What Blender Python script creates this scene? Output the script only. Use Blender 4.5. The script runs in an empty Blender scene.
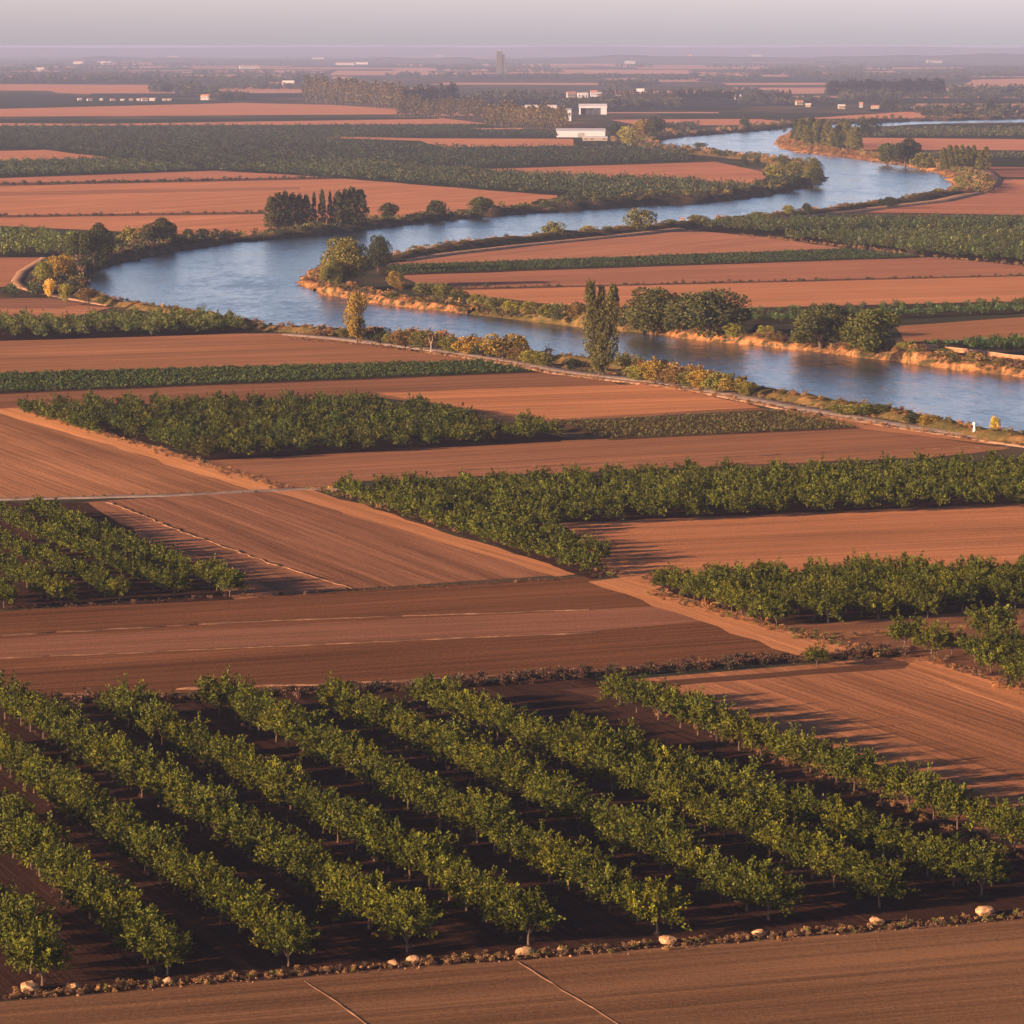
import bpy, math, random
import numpy as np
from mathutils import Vector
from mathutils.geometry import tessellate_polygon
PI = math.pi
F, CAMH, HY = 4160.0, 70.0, 46.0
scene = bpy.context.scene
col = scene.collection
rnd = random.Random(7)
rng = np.random.default_rng(11)

def P(x, y, z=0.0):
    Y = F*(CAMH-z)/(y-HY)
    return ((x-512.0)/F*Y, Y)
def ppm(y): return (y-HY)/CAMH          # pixels per metre at ground row y

# ------------------------------------------------------------------ materials
def newmat(name):
    m = bpy.data.materials.new(name); m.use_nodes = True
    nt = m.node_tree; nt.nodes.clear()
    return m, nt
def N(nt, t, **kw):
    n = nt.nodes.new(t)
    for k, v in kw.items(): setattr(n, k, v)
    return n
def L(nt, a, b): nt.links.new(a, b)
def math_(nt, op, a, b=None, c=None, clamp=False):
    n = N(nt, 'ShaderNodeMath', operation=op); n.use_clamp = clamp
    for i, v in enumerate((a, b, c)):
        if v is None: continue
        if isinstance(v, (int, float)): n.inputs[i].default_value = v
        else: L(nt, v, n.inputs[i])
    return n.outputs[0]
def noise(nt, vec, scale, detail=3, rough=0.55):
    n = N(nt, 'ShaderNodeTexNoise'); n.inputs['Scale'].default_value = scale
    n.inputs['Detail'].default_value = detail; n.inputs['Roughness'].default_value = rough
    L(nt, vec, n.inputs['Vector']); return n.outputs['Fac']
def vscale(nt, vec, s):
    n = N(nt, 'ShaderNodeVectorMath', operation='MULTIPLY'); L(nt, vec, n.inputs[0]); n.inputs[1].default_value = s
    return n.outputs[0]
def ramp(nt, fac, stops):
    r = N(nt, 'ShaderNodeValToRGB'); L(nt, fac, r.inputs[0]); e = r.color_ramp.elements
    while len(e) < len(stops): e.new(0.5)
    for el, (p, c) in zip(e, stops): el.position = p; el.color = (*c, 1)
    return r.outputs[0]

_soil = {}
def soil(c, var=0.35, fine=1.0, name='ploughed_soil'):
    key = (c, var, fine, name)
    if key in _soil: return _soil[key]
    m, nt = newmat(name)
    uv = N(nt, 'ShaderNodeUVMap'); uv.uv_map = 'furrow'; uv = uv.outputs[0]
    geo = N(nt, 'ShaderNodeNewGeometry').outputs['Position']
    b1 = noise(nt, vscale(nt, uv, (0.0025, 0.075, 1)), 1, 3, 0.7)
    b2 = noise(nt, vscale(nt, uv, (0.010, 0.30, 1)), 1, 3, 0.65)
    b3 = noise(nt, vscale(nt, uv, (0.016, 0.85, 1)), 1, 3, 0.75)
    b4 = noise(nt, geo, 0.018, 5, 0.6)
    b5 = noise(nt, geo, 1.9, 5, 0.8)
    s = math_(nt, 'MULTIPLY', b1, 1.4)
    s = math_(nt, 'MULTIPLY_ADD', b2, 0.85, s)
    s = math_(nt, 'MULTIPLY_ADD', b3, 1.3*fine, s)
    s = math_(nt, 'MULTIPLY_ADD', b4, 0.8, s)
    s = math_(nt, 'MULTIPLY_ADD', b5, 1.5, s)
    tot = 1.4+0.85+1.3*fine+0.8+1.5
    s = math_(nt, 'DIVIDE', s, tot)
    lo = tuple(v*(1-var) for v in c); hi = tuple(min(1, v*(1+var*1.15)) for v in c)
    cc = ramp(nt, s, [(0.415, lo), (0.5, c), (0.58, hi), (0.66, (min(1, c[0]*1.75), min(1, c[1]*1.6), c[2]*1.35))])
    # tyre lines: thin pale passes
    sep = N(nt, 'ShaderNodeSeparateXYZ'); L(nt, uv, sep.inputs[0])
    wob = noise(nt, vscale(nt, uv, (0.01, 0.02, 1)), 1, 2)
    vv = math_(nt, 'MULTIPLY_ADD', wob, 6.0, sep.outputs[1])
    fr = math_(nt, 'FRACT', math_(nt, 'DIVIDE', vv, 9.0))
    ln = math_(nt, 'LESS_THAN', math_(nt, 'ABSOLUTE', math_(nt, 'SUBTRACT', fr, 0.5)), 0.028)
    msk = math_(nt, 'GREATER_THAN', noise(nt, vscale(nt, uv, (0.004, 0.05, 1)), 1, 2), 0.49)
    ln = math_(nt, 'MULTIPLY', math_(nt, 'MULTIPLY', ln, msk), 0.32)
    mx = N(nt, 'ShaderNodeMixRGB'); L(nt, ln, mx.inputs[0]); L(nt, cc, mx.inputs[1])
    mx.inputs[2].default_value = (*[min(1, v*1.55) for v in c], 1)
    h = math_(nt, 'MULTIPLY_ADD', b3, 1.0, math_(nt, 'MULTIPLY', b5, 0.6))
    bmp = N(nt, 'ShaderNodeBump'); bmp.inputs['Strength'].default_value = 0.5; bmp.inputs['Distance'].default_value = 0.3
    L(nt, h, bmp.inputs['Height'])
    bs = N(nt, 'ShaderNodeBsdfDiffuse'); L(nt, mx.outputs[0], bs.inputs['Color']); L(nt, bmp.outputs[0], bs.inputs['Normal'])
    o = N(nt, 'ShaderNodeOutputMaterial'); L(nt, bs.outputs[0], o.inputs[0])
    _soil[key] = m; return m

def earthmat(name, stops, scale, bump=0.3, detail=6, bscale=None):
    m, nt = newmat(name)
    geo = N(nt, 'ShaderNodeNewGeometry').outputs['Position']
    n1 = noise(nt, geo, scale, detail, 0.62)
    cc = ramp(nt, n1, stops)
    bmp = N(nt, 'ShaderNodeBump'); bmp.inputs['Strength'].default_value = 0.8; bmp.inputs['Distance'].default_value = bump
    L(nt, noise(nt, geo, bscale or scale*4, 5, 0.7), bmp.inputs['Height'])
    bs = N(nt, 'ShaderNodeBsdfDiffuse'); L(nt, cc, bs.inputs['Color']); L(nt, bmp.outputs[0], bs.inputs['Normal'])
    o = N(nt, 'ShaderNodeOutputMaterial'); L(nt, bs.outputs[0], o.inputs[0])
    return m

def leafshader(nt, colsock):
    d = N(nt, 'ShaderNodeBsdfDiffuse'); L(nt, colsock, d.inputs[0])
    t = N(nt, 'ShaderNodeBsdfTranslucent'); L(nt, colsock, t.inputs[0])
    g = N(nt, 'ShaderNodeBsdfGlossy'); g.inputs['Roughness'].default_value = 0.45; g.inputs['Color'].default_value = (0.6, 0.6, 0.6, 1)
    a = N(nt, 'ShaderNodeMixShader'); a.inputs[0].default_value = 0.10; L(nt, d.outputs[0], a.inputs[1]); L(nt, t.outputs[0], a.inputs[2])
    b = N(nt, 'ShaderNodeMixShader'); b.inputs[0].default_value = 0.010; L(nt, a.outputs[0], b.inputs[1]); L(nt, g.outputs[0], b.inputs[2])
    o = N(nt, 'ShaderNodeOutputMaterial'); L(nt, b.outputs[0], o.inputs[0])
_leaf = {}
def leafmat(c, name='foliage'):
    """leaf colour c, varied leaf by leaf (tint attribute) and tree by tree"""
    if c in _leaf: return _leaf[c]
    m, nt = newmat(name)
    at = N(nt, 'ShaderNodeAttribute'); at.attribute_name = 'tint'
    oi = N(nt, 'ShaderNodeObjectInfo')
    rc = ramp(nt, oi.outputs['Random'], [(0, tuple(v*0.8 for v in c)), (0.5, c), (1, (c[0]*1.3, c[1]*1.16, c[2]*0.95))])
    mx = N(nt, 'ShaderNodeMixRGB', blend_type='MULTIPLY'); mx.inputs[0].default_value = 1
    L(nt, rc, mx.inputs[1]); L(nt, at.outputs['Color'], mx.inputs[2])
    leafshader(nt, mx.outputs[0]); _leaf[c] = m; return m
def tintmat(name):
    m, nt = newmat(name)
    at = N(nt, 'ShaderNodeAttribute'); at.attribute_name = 'tint'
    leafshader(nt, at.outputs['Color']); return m
def plain(name, c, rough=0.8, nscale=3.0, var=0.15):
    m, nt = newmat(name)
    geo = N(nt, 'ShaderNodeNewGeometry').outputs['Position']
    cc = ramp(nt, noise(nt, geo, nscale, 4), [(0.3, tuple(v*(1-var) for v in c)), (0.7, tuple(min(1, v*(1+var)) for v in c))])
    bs = N(nt, 'ShaderNodeBsdfPrincipled'); L(nt, cc, bs.inputs['Base Color']); bs.inputs['Roughness'].default_value = rough
    o = N(nt, 'ShaderNodeOutputMaterial'); L(nt, bs.outputs[0], o.inputs[0]); return m

M_bark = plain('bark', (0.085, 0.055, 0.04), 0.9, 6)
M_tint = tintmat('mixed_foliage')
M_white = plain('white_paint', (0.5, 0.52, 0.6), 0.6)
M_pale = plain('pale_render', (0.36, 0.34, 0.34), 0.8)
M_cream = plain('cream_render', (0.32, 0.27, 0.2), 0.8)
M_grey = plain('grey_metal', (0.28, 0.28, 0.3), 0.5)
M_dark = plain('dark_opening', (0.04, 0.04, 0.05), 0.6)
M_roof = plain('roof_sheet', (0.62, 0.6, 0.6), 0.6)
M_stone = earthmat('limestone', [(0.3, (0.26, 0.15, 0.08)), (0.5, (0.45, 0.28, 0.16)), (0.72, (0.58, 0.4, 0.25))], 2.2, 0.12)
M_rubble = earthmat('rubble', [(0.3, (0.16, 0.09, 0.055)), (0.55, (0.28, 0.155, 0.09)), (0.75, (0.42, 0.27, 0.17))], 1.4, 0.12)

# ------------------------------------------------------------------ mesh helpers
def mesh_np(name, V, Fc, tint=None, uv=None, smooth=False):
    """V (n,3), Fc (m,k) equal sided faces"""
    V = np.asarray(V, np.float32); Fc = np.asarray(Fc, np.int32); m, k = Fc.shape
    me = bpy.data.meshes.new(name)
    me.vertices.add(len(V)); me.vertices.foreach_set('co', V.ravel())
    me.loops.add(m*k); me.loops.foreach_set('vertex_index', Fc.ravel())
    me.polygons.add(m); me.polygons.foreach_set('loop_start', np.arange(0, m*k, k, dtype=np.int32))
    me.polygons.foreach_set('loop_total', np.full(m, k, np.int32))
    if smooth: me.polygons.foreach_set('use_smooth', np.ones(m, bool))
    if tint is not None:
        a = me.attributes.new('tint', 'FLOAT_COLOR', 'POINT')
        t = np.ones((len(V), 4), np.float32); t[:, :3] = tint
        a.data.foreach_set('color', t.ravel())
    if uv is not None:
        u = me.uv_layers.new(name='furrow'); u.data.foreach_set('uv', np.asarray(uv, np.float32)[Fc.ravel()].ravel())
    me.update(calc_edges=True); me.validate()
    return me
def link(name, me, mat=None, parent=None, kind=None, label=None, cat=None, group=None, loc=None):
    o = bpy.data.objects.new(name, me); col.objects.link(o)
    if mat is not None and me is not None and not me.materials: me.materials.append(mat)
    if parent: o.parent = parent
    if loc: o.location = loc
    return tag(o, label, cat, group, kind)
def tag(o, label=None, cat=None, group=None, kind=None):
    if label: o['label'] = label
    if cat: o['category'] = cat
    if group: o['group'] = group
    if kind: o['kind'] = kind
    return o

class MB:
    def __init__(s): s.v = []; s.f = []
    def add(s, v, f):
        b = len(s.v); s.v += [tuple(p) for p in v]; s.f += [tuple(i+b for i in q) for q in f]
    def box(s, x0, x1, y0, y1, z0, z1):
        s.add([(x0,y0,z0),(x1,y0,z0),(x1,y1,z0),(x0,y1,z0),(x0,y0,z1),(x1,y0,z1),(x1,y1,z1),(x0,y1,z1)],
              [(0,3,2,1),(4,5,6,7),(0,1,5,4),(1,2,6,5),(2,3,7,6),(3,0,4,7)])
    def tube(s, pts, rad, n=6):
        b = len(s.v); pts = [Vector(p) for p in pts]
        for i, p in enumerate(pts):
            d = (pts[min(i+1, len(pts)-1)]-pts[max(i-1, 0)]).normalized()
            u = d.orthogonal().normalized(); w = d.cross(u)
            for k in range(n):
                a = 2*PI*k/n; s.v.append(tuple(p+(u*math.cos(a)+w*math.sin(a))*rad[i]))
        for i in range(len(pts)-1):
            for k in range(n):
                s.f.append((b+i*n+k, b+i*n+(k+1) % n, b+(i+1)*n+(k+1) % n, b+(i+1)*n+k))
        s.f.append(tuple(b+k for k in reversed(range(n)))); s.f.append(tuple(b+(len(pts)-1)*n+k for k in range(n)))
    def mesh(s, name):
        me = bpy.data.meshes.new(name); me.from_pydata(s.v, [], s.f); me.update(); return me

def unit(a): return a/np.maximum(np.linalg.norm(a, axis=1, keepdims=True), 1e-6)
def leaf_quads(c, d, L_, w, out=None):
    """rhombic leaf clumps: base c, direction d, length, width"""
    n = len(c); nv = rng.normal(size=(n, 3)) if out is None else unit(out)+rng.normal(size=(n, 3))*0.62
    s = unit(np.cross(d, nv))
    mid = c+d*(L_*0.45)[:, None]; up = unit(np.cross(d, s))*(L_*0.12)[:, None]
    V = np.stack([c, mid+s*(w/2)[:, None]+up, c+d*L_[:, None], mid-s*(w/2)[:, None]+up], 1).reshape(-1, 3)
    return V, np.arange(4*n).reshape(n, 4)
def tones(n, spread=0.17):
    t = np.exp(rng.normal(size=n)*spread*0.6); w = rng.uniform(-1, 1, n)
    c = np.stack([t*(1+0.18*w), t, t*(1-0.25*w)], 1)
    return np.repeat(c, 4, 0)

def orchard_crown(H, nspray, nleaf, size, R=2.05):
    zc = 0.45*H; rz = 0.42*H
    q = unit(rng.normal(size=(nspray, 3))); q[:, 2] = np.abs(q[:, 2])*1.45-0.75; q = unit(q)
    rad = rng.uniform(0.3, 0.78, nspray)[:, None]
    lob = 1+0.18*np.sin(3*np.arctan2(q[:, 1], q[:, 0])+rng.uniform(0, 6))[:, None]
    b = q*(rad*.8)*np.array([R, R, rz])*lob+np.array([0, 0, zc])
    d = unit(q*np.array([1, 1, .6])+np.array([0, 0, 0.8])+rng.normal(size=(nspray, 3))*0.38)
    ln = rng.uniform(0.8, 1.9, nspray)*(H/4.4)
    b = np.repeat(b, nleaf, 0); dd = np.repeat(d, nleaf, 0); l2 = np.repeat(ln, nleaf)
    t = rng.uniform(0, 1, len(b))
    c = b+dd*(t*l2)[:, None]+rng.normal(size=b.shape)*(0.2*(1.1-t*0.8))[:, None]
    ld = unit(dd*0.7+rng.normal(size=b.shape)*0.6)
    s = rng.uniform(0.7, 1.3, len(b))*size
    c[:, 2] = np.maximum(c[:, 2], 0.22+rng.uniform(0, .4, len(c)))
    V, Fc = leaf_quads(c, ld, s, s*0.55, (c-np.array([0, 0, zc*.8]))*np.array([1, 1, 1.2])+(c-b)*.8)
    sp = np.repeat(np.exp(rng.normal(size=nspray)*0.32), nleaf*4)[:, None]
    return V, Fc, tones(len(b))*sp
def lobed_crown(H, W, nlobe, nleaf, size, base=0.16, up=0.25):
    """broad crown of uneven lobes, leaves near each lobe's shell"""
    q = unit(rng.normal(size=(nlobe, 3))); q[:, 2] = q[:, 2]*0.8+0.1
    cz = H*(base+(1-base)*0.5); rz = H*(1-base)*0.5
    lr = rng.uniform(0.22, 0.5, nlobe)
    b = q*np.array([W/2, W/2, rz])*(1-lr)[:, None]+np.array([0, 0, cz])
    b[0] = (0, 0, cz)
    B = np.repeat(b, nleaf, 0); R = np.repeat(lr, nleaf)
    e = unit(rng.normal(size=B.shape)); rr = rng.uniform(0.55, 1.06, len(B))**0.6
    c = B+e*rr[:, None]*R[:, None]*np.array([W/2, W/2, rz])*1.12
    keep = c[:, 2] > 0.05*H*rng.uniform(0.4, 1.6, len(c)) ; c = c[keep]; e = e[keep]
    d = unit(e*0.7+np.array([0, 0, up])+rng.normal(size=c.shape)*0.6)
    s = rng.uniform(0.7, 1.35, len(c))*size
    V, Fc = leaf_quads(c, d, s, s*0.62, e+(c-np.array([0, 0, cz]))/(0.5*W))
    return V, Fc, tones(len(c))
def poplar_crown(H, W, nspray, nleaf, size, lean=0.0, off=(0, 0), base=0.08):
    h = base+(1-base)*rng.uniform(0, 1, nspray)**0.85
    prof = np.clip(np.sin(np.clip((h-base)/(1-base), 0, 1)**0.62*PI), 0, 1)**0.6*(1-0.5*h)*1.2+0.04
    a = rng.uniform(0, 2*PI, nspray); r = W/2*prof*rng.uniform(0.35, 1, nspray)
    b = np.stack([r*np.cos(a)+off[0]+lean*h*H, r*np.sin(a)+off[1], h*H*0.93], 1)
    d = unit(np.stack([np.cos(a)*0.22, np.sin(a)*0.22, np.ones(nspray)], 1)+rng.normal(size=(nspray, 3))*0.1)
    ln = rng.uniform(0.05, 0.1, nspray)*H
    B = np.repeat(b, nleaf, 0); D = np.repeat(d, nleaf, 0); t = rng.uniform(0, 1, len(B))
    c = B+D*(t*np.repeat(ln, nleaf))[:, None]+rng.normal(size=B.shape)*(0.016*H*(1.1-t))[:, None]
    ld = unit(D*1.0+rng.normal(size=c.shape)*0.5); s = rng.uniform(0.7, 1.3, len(c))*size
    V, Fc = leaf_quads(c, ld, s, s*0.6, np.stack([c[:, 0]-off[0]-lean*c[:, 2], c[:, 1]-off[1], np.full(len(c), .25*W)], 1)+(c-B)*.6)
    sp = np.repeat(np.exp(rng.normal(size=nspray)*0.2), nleaf*4)[:, None]
    return V, Fc, tones(len(c))*sp

def trunk_mesh(name, H, r, top, nlimb, spread, limb_top):
    m = MB(); m.tube([(0,0,-0.15),(0.03*H/4,0.01,top*0.5),(0,0.02,top),(0.02,0,top*1.5)], [r*1.35, r, r*0.85, r*0.5], 7)
    for k in range(nlimb):
        a = 2*PI*k/nlimb+rnd.uniform(-.4, .4); s = spread*rnd.uniform(.7, 1.1)
        m.tube([(0,0,top*rnd.uniform(.85, 1.1)), (s*.5*math.cos(a), s*.5*math.sin(a), top+(limb_top-top)*.4),
                (s*math.cos(a), s*math.sin(a), limb_top*rnd.uniform(.85, 1.05))], [r*.6, r*.4, r*.15], 5)
    return m.mesh(name)

# prototypes --------------------------------------------------------------
ORCH = []
for k in range(9):
    H = rnd.uniform(4.1, 4.8)
    V, Fc, T = orchard_crown(H, rnd.choice([54, 62, 70]), 52, 0.27, rnd.uniform(2.1, 2.65))
    ORCH.append((mesh_np('orchard_crown', V, Fc, T), trunk_mesh('orchard_trunk', H, 0.1, 0.8, 5, 1.1, H*.68)))
ORCH_MID = [orchard_crown(4.0, 30, 30, 0.36, 1.8) for _ in range(5)]
ORCH_LO = [orchard_crown(4.0, 30, 11, 0.5, 1.95) for _ in range(5)]
FAR_TREE = [orchard_crown(4.2, 14, 3, 1.05, 2.3) for _ in range(3)]
BROAD = []
for k in range(5):
    V, Fc, T = lobed_crown(11, 11.5, 17, 400, 0.48, base=0.02)
    BROAD.append((mesh_np('broad_crown', V, Fc, T), trunk_mesh('broad_trunk', 11, 0.32, 2.6, 6, 2.8, 7.6)))
BUSH = []
for k in range(5):
    V, Fc, T = lobed_crown(3, 3.4, 12, 150, 0.23, base=0.0, up=0.5)
    BUSH.append((mesh_np('bush_leaves', V, Fc, T), trunk_mesh('bush_stems', 3, 0.06, 0.5, 5, 0.7, 1.8)))
POP = []
for k in range(5):
    V, Fc, T = poplar_crown(15, 3.8, 150, 26, 0.5)
    POP.append((mesh_np('poplar_crown', V, Fc, T), trunk_mesh('poplar_trunk', 15, 0.2, 3.0, 3, 0.6, 11)))
POPLO = []
for k in range(4):
    V, Fc, T = poplar_crown(15, 3.8, 50, 12, 1.0)
    POPLO.append((mesh_np('poplar_crown', V, Fc, T), trunk_mesh('poplar_trunk', 15, 0.2, 2.0, 0, 0.6, 11)))
BLO = [lobed_crown(9, 10, 6, 16, 1.9, base=0.0) for _ in range(4)]
TUFT = [lobed_crown(0.72, 1.2, 4, 7, 0.33, base=0.0, up=0.8) for _ in range(4)]
SCRUB = [lobed_crown(1.6, 2.2, 6, 16, 0.36, base=0.0, up=0.5) for _ in range(5)]

def merge(protos, pts, scl, tint, zs=None):
    """numpy copies of prototype leaf sets into one mesh; pts (n,2|3), scl (n,), tint (n,3)"""
    Vs, Fs, Ts = [], [], []; off = 0
    pts = np.asarray(pts, float); n = len(pts)
    if pts.shape[1] == 2: pts = np.concatenate([pts, np.zeros((n, 1))], 1)
    scl = np.asarray(scl); tint = np.asarray(tint); zs = np.ones(n) if zs is None else np.asarray(zs)
    ch = rng.integers(0, len(protos), n)
    for k, (V, Fc, T) in enumerate(protos):
        idx = np.where(ch == k)[0]
        if not len(idx): continue
        a = rng.uniform(0, 2*PI, len(idx)); ca, sa = np.cos(a)[:, None], np.sin(a)[:, None]; s = scl[idx][:, None]
        X = (V[None, :, 0]*ca-V[None, :, 1]*sa)*s+pts[idx, 0][:, None]
        Y = (V[None, :, 0]*sa+V[None, :, 1]*ca)*s+pts[idx, 1][:, None]
        Z = V[None, :, 2]*s*zs[idx][:, None]+pts[idx, 2][:, None]
        Vs.append(np.stack([X, Y, Z], 2).reshape(-1, 3))
        Fs.append((Fc[None]+(np.arange(len(idx))*len(V))[:, None, None]).reshape(-1, 4)+off)
        Ts.append((T[None]*tint[idx][:, None, :]).reshape(-1, 3)); off += len(idx)*len(V)
    return np.concatenate(Vs), np.concatenate(Fs), np.concatenate(Ts)
def join(parts):
    off = 0; Vs, Fs, Ts = [], [], []
    for V, Fc, T in parts:
        Vs.append(V); Fs.append(Fc+off); Ts.append(T); off += len(V)
    return np.concatenate(Vs), np.concatenate(Fs), np.concatenate(Ts)

# ------------------------------------------------------------------ ground and fields
def resample(pts, step, jit=0.0, closed=False):
    out = []; n = len(pts)
    for i in range(n if closed else n-1):
        a = np.array(pts[i]); b = np.array(pts[(i+1) % n]); ln = np.linalg.norm(b-a); k = max(1, int(ln/step))
        for j in range(k):
            p = a+(b-a)*j/k
            if j and jit: p = p+rng.normal(size=2)*jit
            out.append(p)
    if not closed: out.append(np.array(pts[-1]))
    return out
FIELD_N = [0]
def sheet(name, pix, mat, edge=None, kind='structure', z=None, jit=0.35, world=False, **kw):
    """a flat field traced as ground points; furrows run along the edge pix[0] -> pix[1] unless edge is given"""
    W = pix if world else [P(*p) for p in pix]
    if edge is None: a, b = np.array(W[0]), np.array(W[1])
    else: a, b = (np.array(P(*edge[0])), np.array(P(*edge[1])))
    d = (b-a)/np.linalg.norm(b-a); nrm = np.array([-d[1], d[0]])
    Ym = np.mean([w[1] for w in W]); k = max(1.0, Ym/500.0)
    pts = resample(W, 6*k, jit*k**0.6, True)
    FIELD_N[0] += 1
    zz = 0.012+0.004*FIELD_N[0] if z is None else z
    V = np.array([(p[0], p[1], zz) for p in pts])
    tri = tessellate_polygon([[Vector((p[0], p[1], 0)) for p in pts]])
    tri = np.array([t for t in tri])
    # face up
    A = V[tri[:, 1]]-V[tri[:, 0]]; B = V[tri[:, 2]]-V[tri[:, 0]]; c = A[:, 0]*B[:, 1]-A[:, 1]*B[:, 0]
    tri[c < 0] = tri[c < 0][:, ::-1]
    uv = np.stack([V[:, :2]@d, V[:, :2]@nrm], 1)
    return link(name, mesh_np(name, V, tri, uv=uv), mat, kind=kind, **kw)

base = earthmat('scrubland', [(0.3, (0.032, 0.04, 0.028)), (0.48, (0.06, 0.06, 0.04)), (0.58, (0.11, 0.085, 0.055)), (0.7, (0.26, 0.14, 0.09))], 0.012, 0.3, 8, 0.4)
gv = [(-16000, -3000, 0), (16000, -3000, 0), (16000, 60000, 0), (-16000, 60000, 0)]
link('ground', mesh_np('ground', gv, [(0, 1, 2, 3)]), base, kind='structure')

BD = ((0, 700), (1024*1.0, 700))  # unused default
def Bd(x, y): return ((x, y), (x+ (x+1030)*0.05, y+(y-46)*0.05))     # direction of the orchard rows through a point
S_dk = (0.155, 0.088, 0.062); S_md = (0.225, 0.122, 0.083); S_lt = (0.30, 0.158, 0.102); S_or = (0.46, 0.235, 0.12); S_pk = (0.33, 0.175, 0.125)
def mS(c, v=0.35, f=1.0): return soil(c, v, f)
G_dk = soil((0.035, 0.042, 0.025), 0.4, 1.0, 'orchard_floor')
fl = sheet
# foreground
fl('field', [(-40,1005),(1064,915.5),(1064,1090),(-40,1090)], mS((0.184,0.101,0.056), .4, 1.3))
fl('orchard_floor', [(590,676),(1064,866),(1064,916),(-40,1004),(-40,709)], mS((0.052,0.028,0.022), .4, 1.3), Bd(500,800))  # orchard floor: tree shade between the rows is darkened into the soil colour
fl('field', [(600,683),(900,656),(945,655),(1064,703),(1064,866),(1030,853)], mS((0.312,0.146,0.075), .4), Bd(850,740))
fl('field', [(560,690),(905,661),(915,668),(760,679),(640,690),(600,698)], mS((0.134,0.069,0.043), .35))
fl('field', [(905,668),(1064,727),(1064,702),(945,658),(915,660)], mS((0.465,0.214,0.100), .35), Bd(960,680))
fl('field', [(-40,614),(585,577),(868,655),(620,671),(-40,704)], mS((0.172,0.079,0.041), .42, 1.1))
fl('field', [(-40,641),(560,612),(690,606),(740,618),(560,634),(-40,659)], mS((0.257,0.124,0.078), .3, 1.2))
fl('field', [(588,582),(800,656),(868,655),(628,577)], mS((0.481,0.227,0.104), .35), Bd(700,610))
fl('field', [(275,490),(578,574),(340,590),(235,600),(30,508),(80,503)], mS((0.272,0.132,0.077), .38), Bd(330,540))
fl('orchard_floor', [(88,503),(235,600),(-40,612),(-40,503)], mS((0.052,0.028,0.022), .4), Bd(100,560))  # soil colour darkened likewise, standing in for shade between the trees
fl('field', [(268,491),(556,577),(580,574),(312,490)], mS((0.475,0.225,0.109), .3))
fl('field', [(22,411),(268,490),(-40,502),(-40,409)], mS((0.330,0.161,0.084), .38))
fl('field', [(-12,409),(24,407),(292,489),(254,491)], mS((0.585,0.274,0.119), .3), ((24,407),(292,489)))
fl('field', [(205,461),(560,441),(870,428),(1010,449),(930,458),(340,482),(330,490),(285,490)], mS((0.299,0.144,0.079), .35))
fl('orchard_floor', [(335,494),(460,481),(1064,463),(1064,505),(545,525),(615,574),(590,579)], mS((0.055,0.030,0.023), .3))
fl('field', [(560,524),(1064,503),(1064,568),(700,577),(650,586),(618,577)], mS((0.435,0.196,0.095), .35))
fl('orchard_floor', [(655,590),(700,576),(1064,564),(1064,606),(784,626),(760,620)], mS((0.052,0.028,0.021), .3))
fl('field', [(784,626),(1064,606),(1064,700),(930,657),(868,656)], mS((0.194,0.098,0.056), .4))
fl('field', [(800,634),(1064,618),(1064,624),(815,641)], mS((0.294,0.148,0.071), .3))
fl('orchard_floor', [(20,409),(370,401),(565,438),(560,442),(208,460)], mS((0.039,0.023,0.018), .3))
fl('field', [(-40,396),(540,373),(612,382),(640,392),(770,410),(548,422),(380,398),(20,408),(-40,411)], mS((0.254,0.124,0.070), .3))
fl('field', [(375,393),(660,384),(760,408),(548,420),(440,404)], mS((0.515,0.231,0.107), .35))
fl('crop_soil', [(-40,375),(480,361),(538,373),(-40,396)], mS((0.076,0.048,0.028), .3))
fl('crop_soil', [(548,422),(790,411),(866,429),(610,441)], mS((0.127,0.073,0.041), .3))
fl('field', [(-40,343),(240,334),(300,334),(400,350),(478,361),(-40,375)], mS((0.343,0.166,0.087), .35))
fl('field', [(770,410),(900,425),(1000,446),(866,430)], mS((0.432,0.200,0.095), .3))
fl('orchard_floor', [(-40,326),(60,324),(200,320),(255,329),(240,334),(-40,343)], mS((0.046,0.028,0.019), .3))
fl('field', [(-40,302),(60,304),(112,308),(70,318),(-40,326)], mS((0.426,0.204,0.114), .3))
fl('field', [(-40,299),(50,299),(85,304),(60,309),(-40,309)], mS((0.284,0.141,0.089), .3))
fl('field', [(-40,258),(42,258),(20,272),(14,287),(-40,289)], mS((0.426,0.197,0.114), .3))
# beyond the river, left and centre
fl('field', [(-40,186),(215,172),(330,177),(560,194),(545,207),(350,222),(270,236),(195,236),(60,229),(-40,224)], mS((0.511,0.233,0.130), .22, .6))
fl('field', [(-40,218.5),(266,214.5),(262,212),(-40,216)], mS((0.170,0.087,0.057), .2))
fl('field', [(-40,197),(300,190),(300,187),(-40,193)], mS((0.383,0.179,0.104), .2))
fl('field', [(-40,187),(345,179),(320,176.5),(-40,184)], mS((0.142,0.075,0.053), .2))
fl('field', [(-40,180),(215,171),(330,177),(-40,184)], mS((0.469,0.210,0.135), .2))
fl('orchard_floor', [(-40,162),(110,159),(216,170),(-40,179)], G_dk)
fl('field', [(-40,152),(45,150),(112,158),(-40,162)], mS((0.511,0.233,0.135), .2))
fl('orchard_floor', [(-40,127),(490,125),(570,137),(700,153),(690,162),(470,169),(340,164),(216,170),(110,158),(45,150),(-40,151)], G_dk)
fl('orchard_floor', [(215,170),(345,163),(552,177),(690,181),(745,186),(742,198),(640,200),(545,195),(330,178)], G_dk)
fl('field', [(443,147.5),(574,146),(572,139),(420,138.5),(330,136.5),(330,138.5),(420,141)], mS((0.539,0.247,0.135), .2))
fl('field', [(466,170),(690,163),(715,162),(762,172),(768,186),(745,187),(690,181),(552,177)], mS((0.482,0.215,0.130), .25))
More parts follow.
